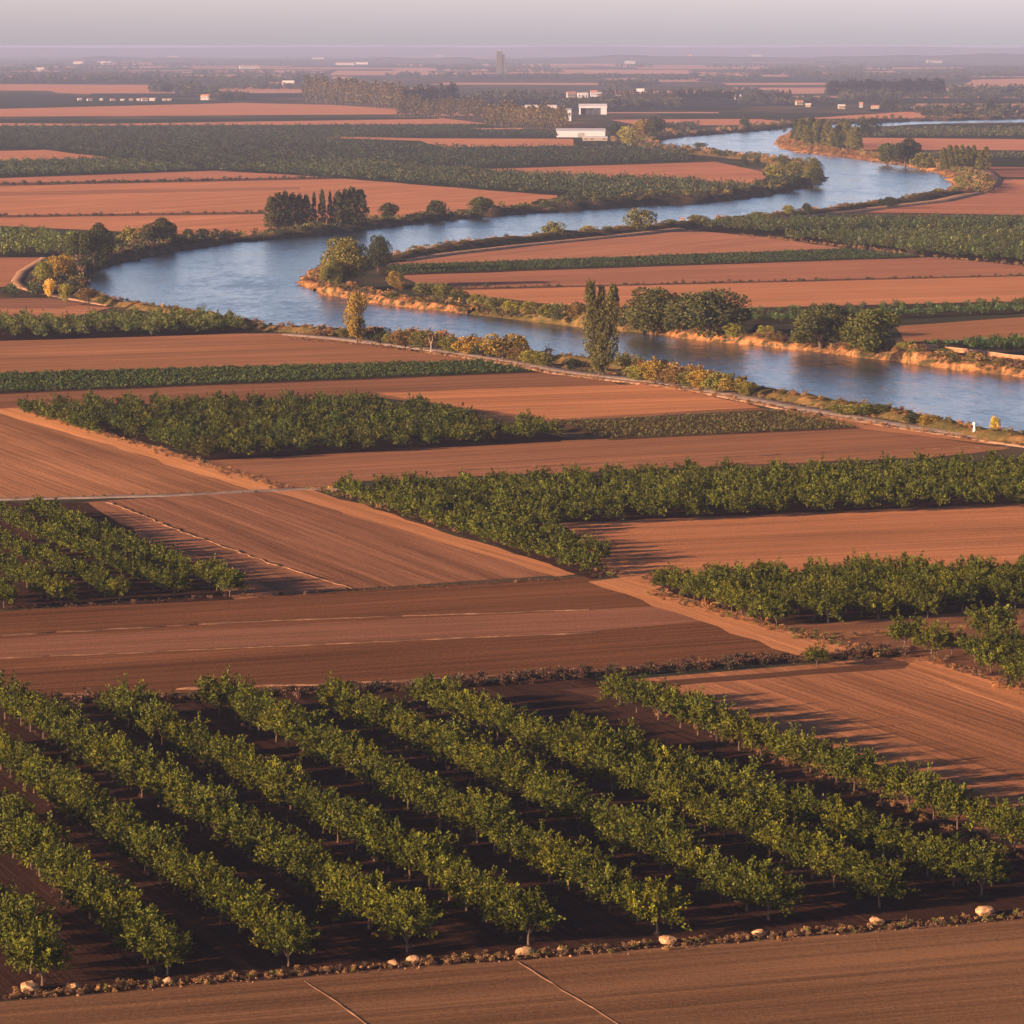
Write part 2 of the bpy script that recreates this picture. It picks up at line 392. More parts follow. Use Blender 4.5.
fl('field', [(600,183),(740,178),(768,181),(768,188),(735,190)], mS((0.539,0.247,0.135), .25))
fl('field', [(-40,126),(90,126),(490,124),(430,117),(-40,121.5)], mS((0.539,0.247,0.147), .2))
fl('field', [(-40,117),(490,114),(330,105),(240,103),(-40,110)], mS((0.539,0.247,0.147), .2))
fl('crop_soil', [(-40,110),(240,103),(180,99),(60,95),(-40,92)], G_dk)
fl('field', [(57,93),(190,98),(240,97),(150,85),(-40,84),(-40,90),(50,91)], mS((0.539,0.247,0.147), .2))
fl('field', [(230,97),(300,96),(300,86),(215,88)], mS((0.511,0.233,0.147), .2))
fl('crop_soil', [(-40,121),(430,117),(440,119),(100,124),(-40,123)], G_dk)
# land inside the river bend
fl('field', [(398,260),(690,231),(770,238),(850,250),(385,266)], mS((0.426,0.204,0.125), .25))
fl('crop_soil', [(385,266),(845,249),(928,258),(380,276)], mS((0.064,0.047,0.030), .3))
fl('field', [(400,276),(930,258),(1064,270),(1064,276),(430,291)], mS((0.383,0.179,0.110), .25), ((400,276),(930,258)))
fl('field', [(430,291),(1064,276),(1064,301),(740,309),(620,308),(540,304)], mS((0.511,0.233,0.120), .2))
fl('field', [(430,291.5),(1064,276),(1064,274.8),(430,289.5)], mS((0.142,0.075,0.053), .2))
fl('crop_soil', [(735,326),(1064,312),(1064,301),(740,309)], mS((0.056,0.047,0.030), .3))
fl('field', [(895,327),(1064,315),(1064,340),(905,343)], mS((0.343,0.166,0.087), .25))
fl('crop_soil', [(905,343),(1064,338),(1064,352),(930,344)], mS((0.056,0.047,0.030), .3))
fl('orchard_floor', [(690,230),(740,222),(1064,221),(1064,229),(765,236)], mS((0.027,0.021,0.018), .3))
fl('orchard_floor', [(775,238),(1064,230),(1064,268),(930,257)], mS((0.032,0.023,0.016), .3))
# right, beyond the loop
fl('field', [(865,213),(1064,216),(1064,180),(996,183),(975,196)], mS((0.426,0.190,0.120), .25))
fl('field', [(1000,185),(1064,187),(1064,180),(1004,180)], mS((0.567,0.258,0.147), .25))
fl('field', [(925,177),(1064,178),(1064,167),(925,166)], mS((0.284,0.134,0.094), .25))
fl('crop_soil', [(915,166),(1064,168),(1064,157),(915,156)], G_dk)
fl('field', [(860,150),(1064,151),(1064,140),(862,138)], mS((0.539,0.247,0.156), .2))
fl('orchard_floor', [(862,138),(1064,138),(1064,124),(890,125),(870,129)], G_dk)
fl('field', [(640,126),(780,125),(795,124),(760,119),(610,120)], mS((0.539,0.247,0.147), .2))
fl('crop_soil', [(680,119),(860,120),(905,117),(830,113),(640,112)], G_dk)
fl('field', [(800,119),(985,118.5),(1000,113),(905,112)], mS((0.567,0.258,0.156), .2))

# farther fields: long thin strips across the plain
strips = [  # x0,x1,y0,y1 (rows of the picture, on the ground), kind
 (-30,175,76,79.5,'p'),(-30,60,70.5,72,'p'),(60,130,66,68.5,'p'),(110,170,62,68,'p'),(0,330,80,83.5,'g'),(170,345,76.5,79,'p'),(200,300,71,73,'p'),
 (250,340,79.5,83,'g'),(330,480,71,74.5,'p'),(340,430,88,90,'p'),(400,620,64,66,'p'),(400,690,69.5,74,'p'),(430,640,83,85,'p'),(560,700,74.5,77,'g'),
 (470,610,76,79,'g'),(610,720,78,82,'p'),(640,800,67.5,69,'p'),(700,790,72.5,76.5,'p'),(730,900,83,85,'p'),(560,740,106,111,'g'),(600,720,112.5,113.6,'p'),
 (740,1050,88,90.5,'p'),(860,895,68.5,73,'p'),(840,1050,73.6,77,'g'),(700,1050,77,82,'g'),(960,1050,79,87,'p'),(780,830,88,94,'p'),(790,1050,96.4,98.4,'p'),
 (830,1050,98.5,104,'g'),(630,840,100,106,'g'),(910,1050,104,108,'p'),(870,1050,108,112,'g'),(380,560,98,106,'g'),(170,310,90,95,'p'),(600,760,91,94,'p'),
 (640,800,95,97,'g'),(340,600,93,97,'g'),(430,520,113.5,116,'p'),(480,520,128.5,130,'p'),(90,330,93.5,98,'g')]
PK = mS((0.52,0.28,0.21), .2, .6); GG = soil((0.03,0.036,0.03), .4, .8, 'crop_green')
def strip_field(x0, x1, y0, y1, c, z=None):
    sl = rnd.uniform(-0.6, 0.6)*(y1-y0)*0.25
    sheet('field', [(x0, y1+sl), (x1, y1-sl), (x1+rnd.uniform(-14, 14), y0-sl), (x0+rnd.uniform(-14, 14), y0+sl)], c, jit=0.8)
for x0, x1, y0, y1, k in strips: strip_field(x0, x1, y0, y1, PK if k == 'p' else GG)
for i in range(70):
    y = 53.5+rnd.random()**1.4*24; h = max(0.35, (y-HY)*rnd.uniform(0.02, 0.07)); x = rnd.uniform(-40, 1000); w = rnd.uniform(40, 210)
    strip_field(x, x+w, y, y+h, PK if rnd.random() < .66 else GG)

# ------------------------------------------------------------------ river
RA = [(1110,455),(1024,441),(960,429),(900,417),(850,408),(800,398),(750,390),(700,378),(650,369),(600,364),(550,360),(500,352),(450,343),(400,337),(350,334),(300,331),(250,326),(200,315),(150,308),(110,302),(90,294),(84,284),(95,272),(130,263),(160,255),(200,249),(250,242),(300,239),(340,235),(400,227),(450,222),(500,217),(560,213),(640,207),(700,205),(760,198),(800,190),(820,184),(824,176),(810,167),(780,161),(740,157),(700,153),(665,149),(652,144),(668,139.5),(690,137),(730,134),(770,131),(800,127),(860,124),(925,121.5),(1024,119.8),(1110,118.5)]
RB = [(1110,121.8),(1024,123.2),(925,124.4),(870,128),(830,129.5),(795,132),(776,141),(775,145),(785,151),(800,153.5),(830,157),(870,162),(910,167),(935,173),(953,181),(955,188),(945,194),(910,200),(870,206),(830,211),(790,216),(745,220),(700,224),(650,229),(600,234),(550,239),(500,243),(450,248),(410,254),(370,262),(320,270),(307,276),(301,286),(312,292),(330,297),(370,305),(410,310),(450,314),(500,320),(560,327),(600,331),(650,336),(700,343),(760,348),(800,352),(860,360),(900,364),(950,372),(1024,380),(1110,389)]
def chaikin(p, n=2):
    p = [np.array(q, float) for q in p]
    for _ in range(n):
        o = [p[0]]
        for a, b in zip(p[:-1], p[1:]): o += [a*.75+b*.25, a*.25+b*.75]
        p = o+[p[-1]]
    return p
WA = chaikin([P(*p) for p in RA]); WB = chaikin([P(*p) for p in RB])

wm, nt = newmat('river_water')
geo = N(nt, 'ShaderNodeNewGeometry').outputs['Position']
w1 = noise(nt, vscale(nt, geo, (0.55, 0.22, 1)), 1, 4, 0.65)
w2 = noise(nt, vscale(nt, geo, (0.06, 0.018, 1)), 1, 3, 0.6)
w3 = noise(nt, vscale(nt, geo, (0.016, 0.006, 1)), 1, 4, 0.6)
w4 = noise(nt, vscale(nt, geo, (0.35, 0.10, 1)), 1, 3, 0.7)
hh = math_(nt, 'MULTIPLY_ADD', w2, 2.0, w1)
bmp = N(nt, 'ShaderNodeBump'); bmp.inputs['Distance'].default_value = 0.5; bmp.inputs['Strength'].default_value = 0.7
L(nt, hh, bmp.inputs['Height'])
rr = math_(nt, 'MULTIPLY_ADD', w2, 0.8, math_(nt, 'MULTIPLY_ADD', w4, 0.9, w3))
rough = ramp(nt, math_(nt, 'DIVIDE', rr, 2.7), [(0.36, (0.06,)*3), (0.5, (0.14,)*3), (0.62, (0.26,)*3)])
pb = N(nt, 'ShaderNodeBsdfPrincipled'); pb.inputs['Base Color'].default_value = (0.022, 0.04, 0.06, 1); pb.inputs['IOR'].default_value = 1.33
L(nt, rough, pb.inputs['Roughness'])
L(nt, bmp.outputs[0], pb.inputs['Normal'])
o_ = N(nt, 'ShaderNodeOutputMaterial'); L(nt, pb.outputs[0], o_.inputs[0])
ring = [tuple(p) for p in WA]+[tuple(p) for p in WB]
tri = tessellate_polygon([[Vector((p[0], p[1], 0)) for p in ring]])
tri = np.array([t for t in tri]); V = np.array([(p[0], p[1], 0.55) for p in ring])
A = V[tri[:, 1]]-V[tri[:, 0]]; B = V[tri[:, 2]]-V[tri[:, 0]]; c_ = A[:, 0]*B[:, 1]-A[:, 1]*B[:, 0]
tri[c_ < 0] = tri[c_ < 0][:, ::-1]
link('river', mesh_np('river', V, tri), wm, kind='structure')
WZ = 0.55

m_cliff = earthmat('eroded_bank', [(0.38, (0.05, 0.045, 0.022)), (0.47, (0.13, 0.08, 0.04)), (0.53, (0.27, 0.13, 0.055)), (0.66, (0.42, 0.21, 0.09))], 0.42, 0.9, 8, 0.6)
m_scrubbank = earthmat('scrubby_bank', [(0.3, (0.04, 0.042, 0.025)), (0.5, (0.085, 0.07, 0.04)), (0.64, (0.17, 0.11, 0.06)), (0.75, (0.3, 0.17, 0.09))], 0.1, 0.4, 6, 0.8)
m_grassbank = earthmat('grassy_bank', [(0.3, (0.05, 0.05, 0.02)), (0.48, (0.10, 0.08, 0.03)), (0.62, (0.20, 0.12, 0.05)), (0.75, (0.32, 0.17, 0.08))], 0.22, 0.3, 6, 1.2)
BANKPTS = {}
def bank(name, pts, h, w, mat, key=None, rough=0.35, back=0.0):
    """earth bank along the waterline, land on the left of the line"""
    Ym = np.mean([p[1] for p in pts]); step = max(1.6, Ym/450.0)
    q = resample([tuple(p) for p in pts], step); q = np.array(q); n = len(q)
    t = np.gradient(q, axis=0); k = 9
    ts = np.stack([np.convolve(np.pad(t[:, i], k, mode='edge'), np.ones(2*k+1)/(2*k+1), 'valid') for i in range(2)], 1)
    ts = unit(ts); nr = np.stack([-ts[:, 1], ts[:, 0]], 1)
    prof_d = np.array([-0.12, 0.02, 0.1, 0.2, 0.32, 0.5, 0.75, 1.0]); prof_z = np.array([-0.45, 0.04, 0.5, 0.8, 0.95, 1.0, 0.62, 0.0])
    ph = rng.uniform(0, 100)
    s = np.arange(n)*step
    def wv(sc, seed): 
        r = np.random.default_rng(seed); g = r.normal(size=int(n*step/sc)+4); return np.interp(s/sc, np.arange(len(g)), g)
    sd = int(ph*1000); R = []
    mod = 1+0.22*wv(22, sd)+0.12*wv(6, sd+1); mod = np.clip(mod, 0.35, 1.6); ed = np.clip(np.minimum(np.arange(n), np.arange(n)[::-1])/8.0, 0, 1); mod = mod*ed+(1-ed)*1.2/h
    for j, (d, z) in enumerate(zip(prof_d, prof_z)):
        dd = d*w+w*rough*0.35*(wv(9, sd+2)+0.8*wv(3, sd+3)+0.3*wv(2, sd+20+j))*(0.4 if j < 2 else 1 if j < 6 else .4)
        zz = WZ+z*h*mod*(1+0.22*wv(3.5, sd+50+j))+(rng.normal(size=n)*0.13*h if 1 < j < 6 else 0)
        if j == len(prof_d)-1: zz = np.full(n, -0.05)
        if j == 0: zz = np.full(n, 0.05)
        R.append(np.stack([q[:, 0]+nr[:, 0]*dd, q[:, 1]+nr[:, 1]*dd, np.broadcast_to(zz, (n,))], 1))
    V = np.stack(R, 1).reshape(-1, 3); m_ = len(prof_d); Fc = []
    for i in range(n-1):
        for j in range(m_-1):
            a = i*m_+j; Fc.append((a, a+m_, a+m_+1, a+1))
    me = mesh_np(name, V, np.array(Fc), smooth=False)
    link(name, me, mat, kind='structure')
    BANKPTS[key or name] = (q, nr, w, h, mod)
def near(pl, a, b):   # part of a smoothed line between two picture points
    A_ = np.array(P(*a)); B_ = np.array(P(*b)); d = [np.linalg.norm(p-A_) for p in pl]; e = [np.linalg.norm(p-B_) for p in pl]
    i, j = int(np.argmin(d)), int(np.argmin(e)); return pl[i:j+1]
bank('river_bank', near(WA, (1110,455), (90,294)), 0.8, 6.0, m_grassbank, 'near')
bank('river_bank', near(WA, (90,294), (250,242)), 2.0, 12.0, m_scrubbank, 'left')
bank('river_bank', near(WA, (250,242), (560,213)), 2.2, 16.0, m_scrubbank, 'north1')
bank('river_bank', near(WA, (560,213), (820,184)), 3.0, 20.0, m_scrubbank, 'north2')
bank('river_bank', near(WA, (820,184), (652,144)), 1.5, 14.0, m_grassbank, 'north3')
bank('river_bank', near(WA, (652,144), (1110,118.5)), 2.5, 26.0, m_scrubbank, 'north4')
bank('river_bank', near(WB, (1110,121.8), (795,132)), 0.4, 12.0, m_scrubbank, 'far')
bank('river_bank', near(WB, (795,132), (910,167)), 1.8, 22.0, m_cliff, 'spit')
bank('river_bank', near(WB, (910,167), (945,194)), 1.6, 20.0, m_cliff, 'loop')
bank('river_bank', near(WB, (945,194), (370,262)), 1.6, 12.0, m_grassbank, 'mid')
bank('river_bank', near(WB, (370,262), (312,292)), 1.2, 9.0, m_cliff, 'tip')
bank('river_bank', near(WB, (312,292), (470,317)), 2.2, 8.0, m_cliff, 'cliff1')
bank('river_bank', near(WB, (470,317), (640,335)), 2.2, 13.0, m_grassbank, 'cliff2')
bank('river_bank', near(WB, (640,335), (1110,389)), 1.7, 10.0, m_cliff, 'cliff3')

# tracks -----------------------------------------------------------------
m_road = earthmat('gravel_road', [(0.3, (0.22, 0.17, 0.15)), (0.6, (0.34, 0.27, 0.235)), (0.75, (0.42, 0.34, 0.3))], 0.5, 0.06)
m_track = earthmat('dirt_track', [(0.3, (0.28, 0.17, 0.11)), (0.6, (0.46, 0.28, 0.18)), (0.75, (0.55, 0.36, 0.25))], 0.6, 0.06)
m_line = earthmat('scraped_line', [(0.35, (0.13, 0.075, 0.045)), (0.55, (0.24, 0.135, 0.085)), (0.7, (0.38, 0.23, 0.15))], 0.5, 0.06)
def path(name, pix, width, mat, z=0.62, jit=0.12):
    pts = resample([P(*p) for p in pix], 4.0) ; pts = np.array(chaikin(pts, 1)); n = len(pts)
    t = unit(np.gradient(pts, axis=0)); nr = np.stack([-t[:, 1], t[:, 0]], 1)
    wv = width/2+rng.normal(size=(n, 2))*jit
    zz = z if np.ndim(z) else np.full(n, z)
    sk = min(1.2, width*.3) if width > 1 else 0.15; lo = np.minimum(zz-0.01, 0.005)
    V = np.stack([np.c_[pts+nr*(wv[:, :1]+sk*2*(z if np.ndim(z) == 0 else .6)), lo], np.c_[pts+nr*wv[:, :1], zz], np.c_[pts-nr*wv[:, 1:], zz], np.c_[pts-nr*(wv[:, 1:]+sk*2*(z if np.ndim(z) == 0 else .6)), lo]], 1).reshape(-1, 3)
    i = np.arange(n-1)*4
    quads = np.concatenate([np.stack([i+k, i+k+1, i+k+5, i+k+4], 1) for k in range(3)])
    return link(name, mesh_np(name, V, quads), mat, kind='structure')
ROAD = [(1100,454),(1024,443),(960,434),(900,425),(850,416.5),(800,408.5),(750,398.5),(700,388.5),(650,381.5),(600,376),(560,371),(520,363),(480,356.5),(430,349),(380,343),(330,338),(290,334.5)]
path('road', [(x, y+0.5) for x, y in ROAD], 4.0, m_road, 0.34)
path('track', [(x, y+3.2) for x, y in ROAD[:-3]], 2.6, m_track, 0.20)
path('track', [(-40,500.5),(80,498),(180,495.5),(265,491),(300,489.5),(340,489)], 2.2, m_road, 0.16)
path('track', [(110,503),(190,535),(270,563),(352,589)], 0.4, m_line, 0.13, 0.25)
path('track', [(-40,638.5),(250,622),(588,610)], 0.35, m_line, 0.14, .25)
path('track', [(-40,699),(400,681),(700,664.5),(850,655.5)], 0.8, m_line, 0.14, .4)
path('track', [(-40,660.5),(300,646),(600,632.5)], 0.3, m_line, 0.14, .2)
path('track', [(519,962),(560,988),(600,1012),(650,1045)], 0.28, m_line, 0.03, 0.05)
path('track', [(305,981),(335,1000),(375,1030)], 0.18, m_line, 0.03, 0.04)
path('track', [(112,306),(60,297),(22,288),(16,282),(22,272),(45,258)], 2.6, m_track, 0.25)
path('track', [(745,222),(820,215),(880,209),(940,202),(975,194),(990,186),(993,179),(985,172),(960,166)], 6.0, m_track, 0.9)
path('track', [(400,262),(450,255),(520,247),(600,239),(680,230)], 3.5, m_track, 0.8)
path('track', [(300,478),(560,466),(870,451),(1010,447)], 0.6, m_line, 0.13, .3)

# ------------------------------------------------------------------ stuff helpers
def inpoly(x, y, poly):
    ins = False; n = len(poly); j = n-1
    for i in range(n):
        xi, yi = poly[i]; xj, yj = poly[j]
        if (yi > y) != (yj > y) and x < (xj-xi)*(y-yi)/(yj-yi)+xi: ins = not ins
        j = i
    return ins
UA = np.array((0.938, 0.347)); UB = np.array((-0.357, 0.934))
def grid(pix, sa, sb, ja=0.5, jb=0.5, ua=UA, ub=UB):
    """points on a planting grid inside a ground polygon: (row index along ua, position along ub, xy)"""
    W = [P(*p) for p in pix]; M = np.array([ua, ub]).T; Mi = np.linalg.inv(M)
    Q = np.array([Mi@np.array(w) for w in W]); a0, a1 = Q[:, 0].min(), Q[:, 0].max(); b0, b1 = Q[:, 1].min(), Q[:, 1].max()
    out = []
    for i in range(int((a1-a0)/sa)+1):
        k = 0
        for j in range(int((b1-b0)/sb)+1):
            q = M@np.array((a0+(i+.5)*sa, b0+(j+.5)*sb))
            if inpoly(q[0], q[1], W): out.append((i, k, q+np.array((rnd.uniform(-ja, ja), rnd.uniform(-jb, jb))))); k += 1
    return out
def visible(p, m=40):
    x = 512+F*p[0]/p[1]; return -m < x < 1024+m

# ------------------------------------------------------------------ orchard trees
def ordn(n): return '%d%s' % (n, 'th' if 10 <= n % 100 <= 20 else {1: 'st', 2: 'nd', 3: 'rd'}.get(n % 10, 'th'))
trees = []      # (x, y, scale, label, group)
front_rows = [ # front end px -> back end px
 ((-70,995),(-360,700)), ((45,987),(-250,708)), ((165,977),(-160,719)), ((290,967),(-80,716)), ((408,951),(8,719)), ((528,944),(114,719)),
 ((656,934),(222,715)), ((766,921),(330,712)), ((879,909),(426,708)), ((984,897),(585,758))]
ri = 0
for a, b in front_rows:
    A_, B_ = np.array(P(*a)), np.array(P(*b)); n = int(np.linalg.norm(B_-A_)/4.35); ct = 0; used = False
    for k in range(n+1):
        p = A_+(B_-A_)*k/n+np.array((rnd.uniform(-.3, .3), rnd.uniform(-.5, .5)))
        if rnd.random() < 0.012 and 2 < k and k > 8: continue
        if not visible(p, 30): continue
        if not used: used = True; ri += 1
        ct += 1
        trees.append((p[0], p[1], rnd.uniform(0.86, 1.12), 'leafy orchard tree, %s from the front in the %s row from left, front orchard' % (ordn(ct), ordn(ri)), 'trees of the front orchard'))
A_, B_ = np.array(P(1046,861)), np.array(P(618,706)); n = int(np.linalg.norm(B_-A_)/5.0)
for k in range(n+1):
    p = A_+(B_-A_)*k/n+np.array((rnd.uniform(-.3, .3), rnd.uniform(-.5, .5)))
    trees.append((p[0], p[1], rnd.uniform(0.9, 1.08), 'orchard tree, %s from the right in the lone row beyond the front orchard' % ordn(k+1), 'trees of the lone row'))
for k, (x, y, s) in enumerate([(905,650,1.0),(932,659,.95),(952,655,.8),(975,664,.9),(991,676,1.0),(1020,688,1.0),(992,643,1.15),(1004,655,.95),(1016,668,.9),(1042,698,1)]):
    p = P(x, y); trees.append((p[0], p[1], s, 'green tree, %s from the left in the small grove at right edge' % ordn(k+1), 'trees of the small right grove'))
lrows = [((231,597),(32,518)), ((173,597),(-18,518)), ((117,601),(-60,525)), ((59,605),(-100,525)), ((2,608),(-120,545))]
for r, (a, b) in enumerate(lrows):
    A_, B_ = np.array(P(*a)), np.array(P(*b)); n = int(np.linalg.norm(B_-A_)/(3.4 if r == 0 else 4.1)); ct = 0
    for k in range(n+1):
        p = A_+(B_-A_)*k/n+np.array((rnd.uniform(-.4, .4), rnd.uniform(-.6, .6)))
        if not visible(p, 20): continue
        ct += 1
        trees.append((p[0], p[1], rnd.uniform(0.74, 0.92), 'orchard tree, %s from the front in the %s row from right, left orchard' % (ordn(ct), ordn(r+1)), 'trees of the left orchard'))
def orchard(pix, sa, sb, nm, grp, smin=.85, smax=1.1):
    g = grid(pix, sa, sb, .4, .5); c = {}
    for i, k, p in g:
        if not visible(p, 25): continue
        c[i] = c.get(i, 0)+1
        trees.append((p[0], p[1], rnd.uniform(smin, smax), 'orchard tree, %s from the front in %s slanting row from left, %s' % (ordn(c[i]), ordn(len(c)), nm), grp))
orchard([(650,596),(690,587),(1064,575),(1064,609),(782,629),(750,622)], 6.8, 4.2, 'right orchard', 'trees of the right orchard', .8, .98)
orchard([(322,499),(450,489),(1064,470),(1064,506),(550,528),(620,574),(590,583)], 6.6, 4.2, 'long middle orchard', 'trees of the long middle orchard', .8, 1.0)
trees.append((*P(817,667), 0.62, 'lone rounded green bush growing in the dark weedy ditch', 'lone ditch bush'))
allt = trees; lone = allt.pop()
allt.sort(key=lambda t: t[1])
ind, rest = allt[:299]+[lone], allt[299:]
G_or = (0.072, 0.086, 0.010); M_or = leafmat(G_or, 'orchard_leaves')
for me, tr in ORCH: me.materials.append(M_or); tr.materials.append(M_bark)
first = {}
def plant(name, protos, x, y, s, label, cat, group=None, z=0.0, mat=None, sx=1.0, trunkname='trunk', crownname='crown', sy=None):
    me, tr = rnd.choice(protos)
    o = bpy.data.objects.new(name, None); col.objects.link(o); o.empty_display_size = 0.5
    o.location = (x, y, z); o.rotation_euler = (0, 0, rnd.uniform(0, 2*PI)) if sx == 1.0 and (sy is None) else (0, 0, 0)
    o.scale = (s*sx, s*(sy if sy is not None else sx), s); tag(o, label, cat, group)
    if not tr.materials: tr.materials.append(M_bark)
    if not me.materials: me.materials.append(mat)
    a = bpy.data.objects.new(trunkname, tr); col.objects.link(a); a.parent = o
    b = bpy.data.objects.new(crownname, me); col.objects.link(b); b.parent = o
    if mat is not None: b.material_slots[0].link = 'OBJECT'; b.material_slots[0].material = mat
    return o
for x, y, s, lb, gp in ind:
    plant('orchard_tree', ORCH, x, y, s, lb, 'tree' if s > .7 else 'bush', gp)

# the rest of the orchards, one planting
def far_planting(pix, sa, sb, protos, s0, s1, ua=UA, ub=UB, c=(0.095, 0.125, 0.035), j=.8):
    g = [q[2] for q in grid(pix, sa, sb, j, j, ua, ub)]; g = [q for q in g if visible(q, 30)]
    n = len(g); sc = rng.uniform(s0, s1, n)
    t = np.array(c)*np.exp(rng.normal(size=(n, 1))*.16)*np.array([1, 1, 1])+rng.normal(size=(n, 3))*0.004
    return merge(protos, g, sc, np.clip(t, 0.01, 1))
parts = []
n = len(rest); tt = np.array(G_or)*np.exp(rng.normal(size=(n, 1))*.15)
parts.append(merge(ORCH_MID, [(t[0], t[1]) for t in rest], np.array([t[2] for t in rest])*1.03, tt))
UX = np.array((1.0, 0.03)); UY = np.array((-0.2, 1.0))
parts.append(far_planting([(5,413),(368,407),(575,441),(188,463)], 6.2, 4.3, ORCH_MID, .78, 1.05, c=(0.062, 0.074, 0.011)))
parts.append(far_planting([(-40,328),(60,326),(205,322),(252,330),(238,333.5),(-40,342)], 5.6, 5.4, ORCH_MID, .9, 1.2, UX, UY, (0.10, 0.12, 0.035)))
parts.append(far_planting([(-40,234),(40,236),(100,246),(52,257),(-40,258.5)], 6.2, 6.2, ORCH_LO, .9, 1.2, UX, UY, (0.085, 0.105, 0.03)))
parts.append(far_planting([(-40,294),(38,294),(38,299),(-40,299)], 6, 6, ORCH_LO, .8, 1.0, UX, UY, (0.05, 0.07, 0.03)))
parts.append(far_planting([(700,229),(740,224),(1064,223),(1064,229),(768,235)], 6.2, 6.5, ORCH_LO, .85, 1.15, UX, UY, (0.055, 0.07, 0.028)))
parts.append(far_planting([(780,239),(1064,231),(1064,267),(932,257)], 6.2, 6.5, ORCH_LO, .85, 1.1, UX, UY, (0.065, 0.08, 0.028)))
parts.append(far_planting([(742,320),(1064,308),(1064,312),(740,325)], 5, 5.5, ORCH_LO, .5, .75, UX, UY, (0.06, 0.09, 0.03)))
parts.append(far_planting([(742,313),(1064,303),(1064,305),(742,315)], 5, 5.5, ORCH_LO, .45, .7, UX, UY, (0.06, 0.09, 0.03)))
parts.append(far_planting([(960,350),(975,345),(1064,344),(1064,353),(985,354)], 5, 5, ORCH_LO, .6, .8, UX, UY, (0.06, 0.10, 0.03)))
parts.append(far_planting([(216,171),(345,164),(552,178),(690,183),(742,188),(742,197),(640,199),(545,195),(330,178)], 8, 8, FAR_TREE, .85, 1.25, UX, UY, (0.045, 0.058, 0.028)))
parts.append(far_planting([(-40,164),(110,161),(214,171),(-40,179)], 9, 9, FAR_TREE, .8, 1.1, UX, UY, (0.05, 0.068, 0.035)))
for pl in ([(-40,128.5),(490,127),(430,138),(330,140),(420,148),(470,149),(-40,149)], [(45,150),(690,149),(695,162),(470,169),(340,164),(216,170),(110,158)]):
    parts.append(far_planting(pl, 11, 13, FAR_TREE, .8, 1.2, UX, UY, (0.034, 0.046, 0.028)))
parts.append(far_planting([(430,131),(545,133),(560,138),(430,137)], 12, 14, FAR_TREE, .8, 1.2, UX, UY, (0.034, 0.046, 0.028)))
parts.append(far_planting([(870,132),(890,131),(1064,131),(1064,138),(862,138)], 12, 12, FAR_TREE, .9, 1.4, UX, UY, (0.06, 0.07, 0.035)))
parts.append(far_planting([(920,158),(1064,158.5),(1064,160.5),(920,160)], 8, 8, FAR_TREE, .9, 1.4, UX, UY, (0.05, 0.06, 0.035)))
V, Fc, T = join(parts)
link('orchard_trees', mesh_np('orchard_trees', V, Fc, T), M_tint, kind='stuff', label='rows of green orchard trees in the middle and far plantings', cat='orchard')

# crops ------------------------------------------------------------------
def crop(pix, sa, sb, s0, s1, c, ua, ub):
    V, Fc, T = far_planting(pix, sa, sb, TUFT, s0, s1, ua, ub, c, .25)
    link('low_crop', mesh_np('low_crop', V, Fc, T), M_tint, kind='stuff', label='low leafy green crop growing in close rows', cat='crop')
def ua_of(a, b):
    d = np.array(P(*b))-np.array(P(*a)); d = d/np.linalg.norm(d); return d, np.array((-d[1], d[0]))
u1, u2 = ua_of((-40,396),(540,373))
crop([(-40,376),(478,362),(534,372.5),(-40,395)], 1.3, 1.9, .85, 1.25, (0.045, 0.066, 0.018), u1, u2)
u1, u2 = ua_of((610,441),(866,429))
crop([(552,423),(790,412),(862,428.5),(610,440)], 1.2, 2.2, .7, 1.05, (0.085, 0.08, 0.028), u1, u2)
u1, u2 = ua_of((400,276),(930,258))
crop([(388,266.5),(845,250),(924,257.5),(384,275)], 1.7, 2.6, .9, 1.3, (0.04, 0.06, 0.024), u1, u2)
u1, u2 = ua_of((735,326),(1064,312))
crop([(745,318),(1064,305.5),(1064,308),(745,321)], 2.0, 2.5, 1.0, 1.6, (0.05, 0.09, 0.04), u1, u2)
crop([(908,344),(1064,339),(1064,343),(960,346)], 2.0, 2.5, 1.0, 1.6, (0.045, 0.09, 0.035), u1, u2)

# ------------------------------------------------------------------ weeds, scrub on banks and verges
sc_p, sc_s, sc_t = [], [], []
def scat(x, y, z, s, c):
    sc_p.append((x, y, z)); sc_s.append(s); sc_t.append(np.array(c)*math.exp(rnd.gauss(0, .22)))
C_dry = (0.28, 0.17, 0.075); C_oli = (0.13, 0.12, 0.035); C_dgr = (0.05, 0.06, 0.03); C_gold = (0.36, 0.22, 0.04); C_rust = (0.24, 0.12, 0.05); C_weed = (0.12, 0.075, 0.05)
def scrub_bank(key, dens, pal, s0, s1, d0=0.1, d1=1.0, xr=None):
    q, nr, w, h, mod = BANKPTS[key]; n = len(q)
    step = np.linalg.norm(q[min(1, n-1)]-q[0]) if n > 1 else 1
    for i in range(n-1):
        if not visible(q[i], 10) or (xr and not xr[0] < 512+F*q[i][0]/q[i][1] < xr[1]): continue
        for _ in range(np.random.default_rng(i).poisson(dens*step)):
            d = rnd.uniform(d0, d1); p = q[i]+nr[i]*d*w
            z = WZ+h*mod[i]*np.interp(d, [0, .2, .5, .75, 1], [0, .8, 1, .62, -.15])-0.25
            scat(p[0], p[1], max(z, 0), rnd.uniform(s0, s1), rnd.choice(pal))
scrub_bank('near', 2.0, [C_oli, C_dry, C_dry, C_oli, C_rust], .3, .8, .1, .75)
for xr_ in ((375, 560), (632, 757)): scrub_bank('near', 2.0, [C_oli, (0.22,0.14,0.03), C_dry, C_oli, C_rust], .7, 1.5, .25, 1.1, xr_)
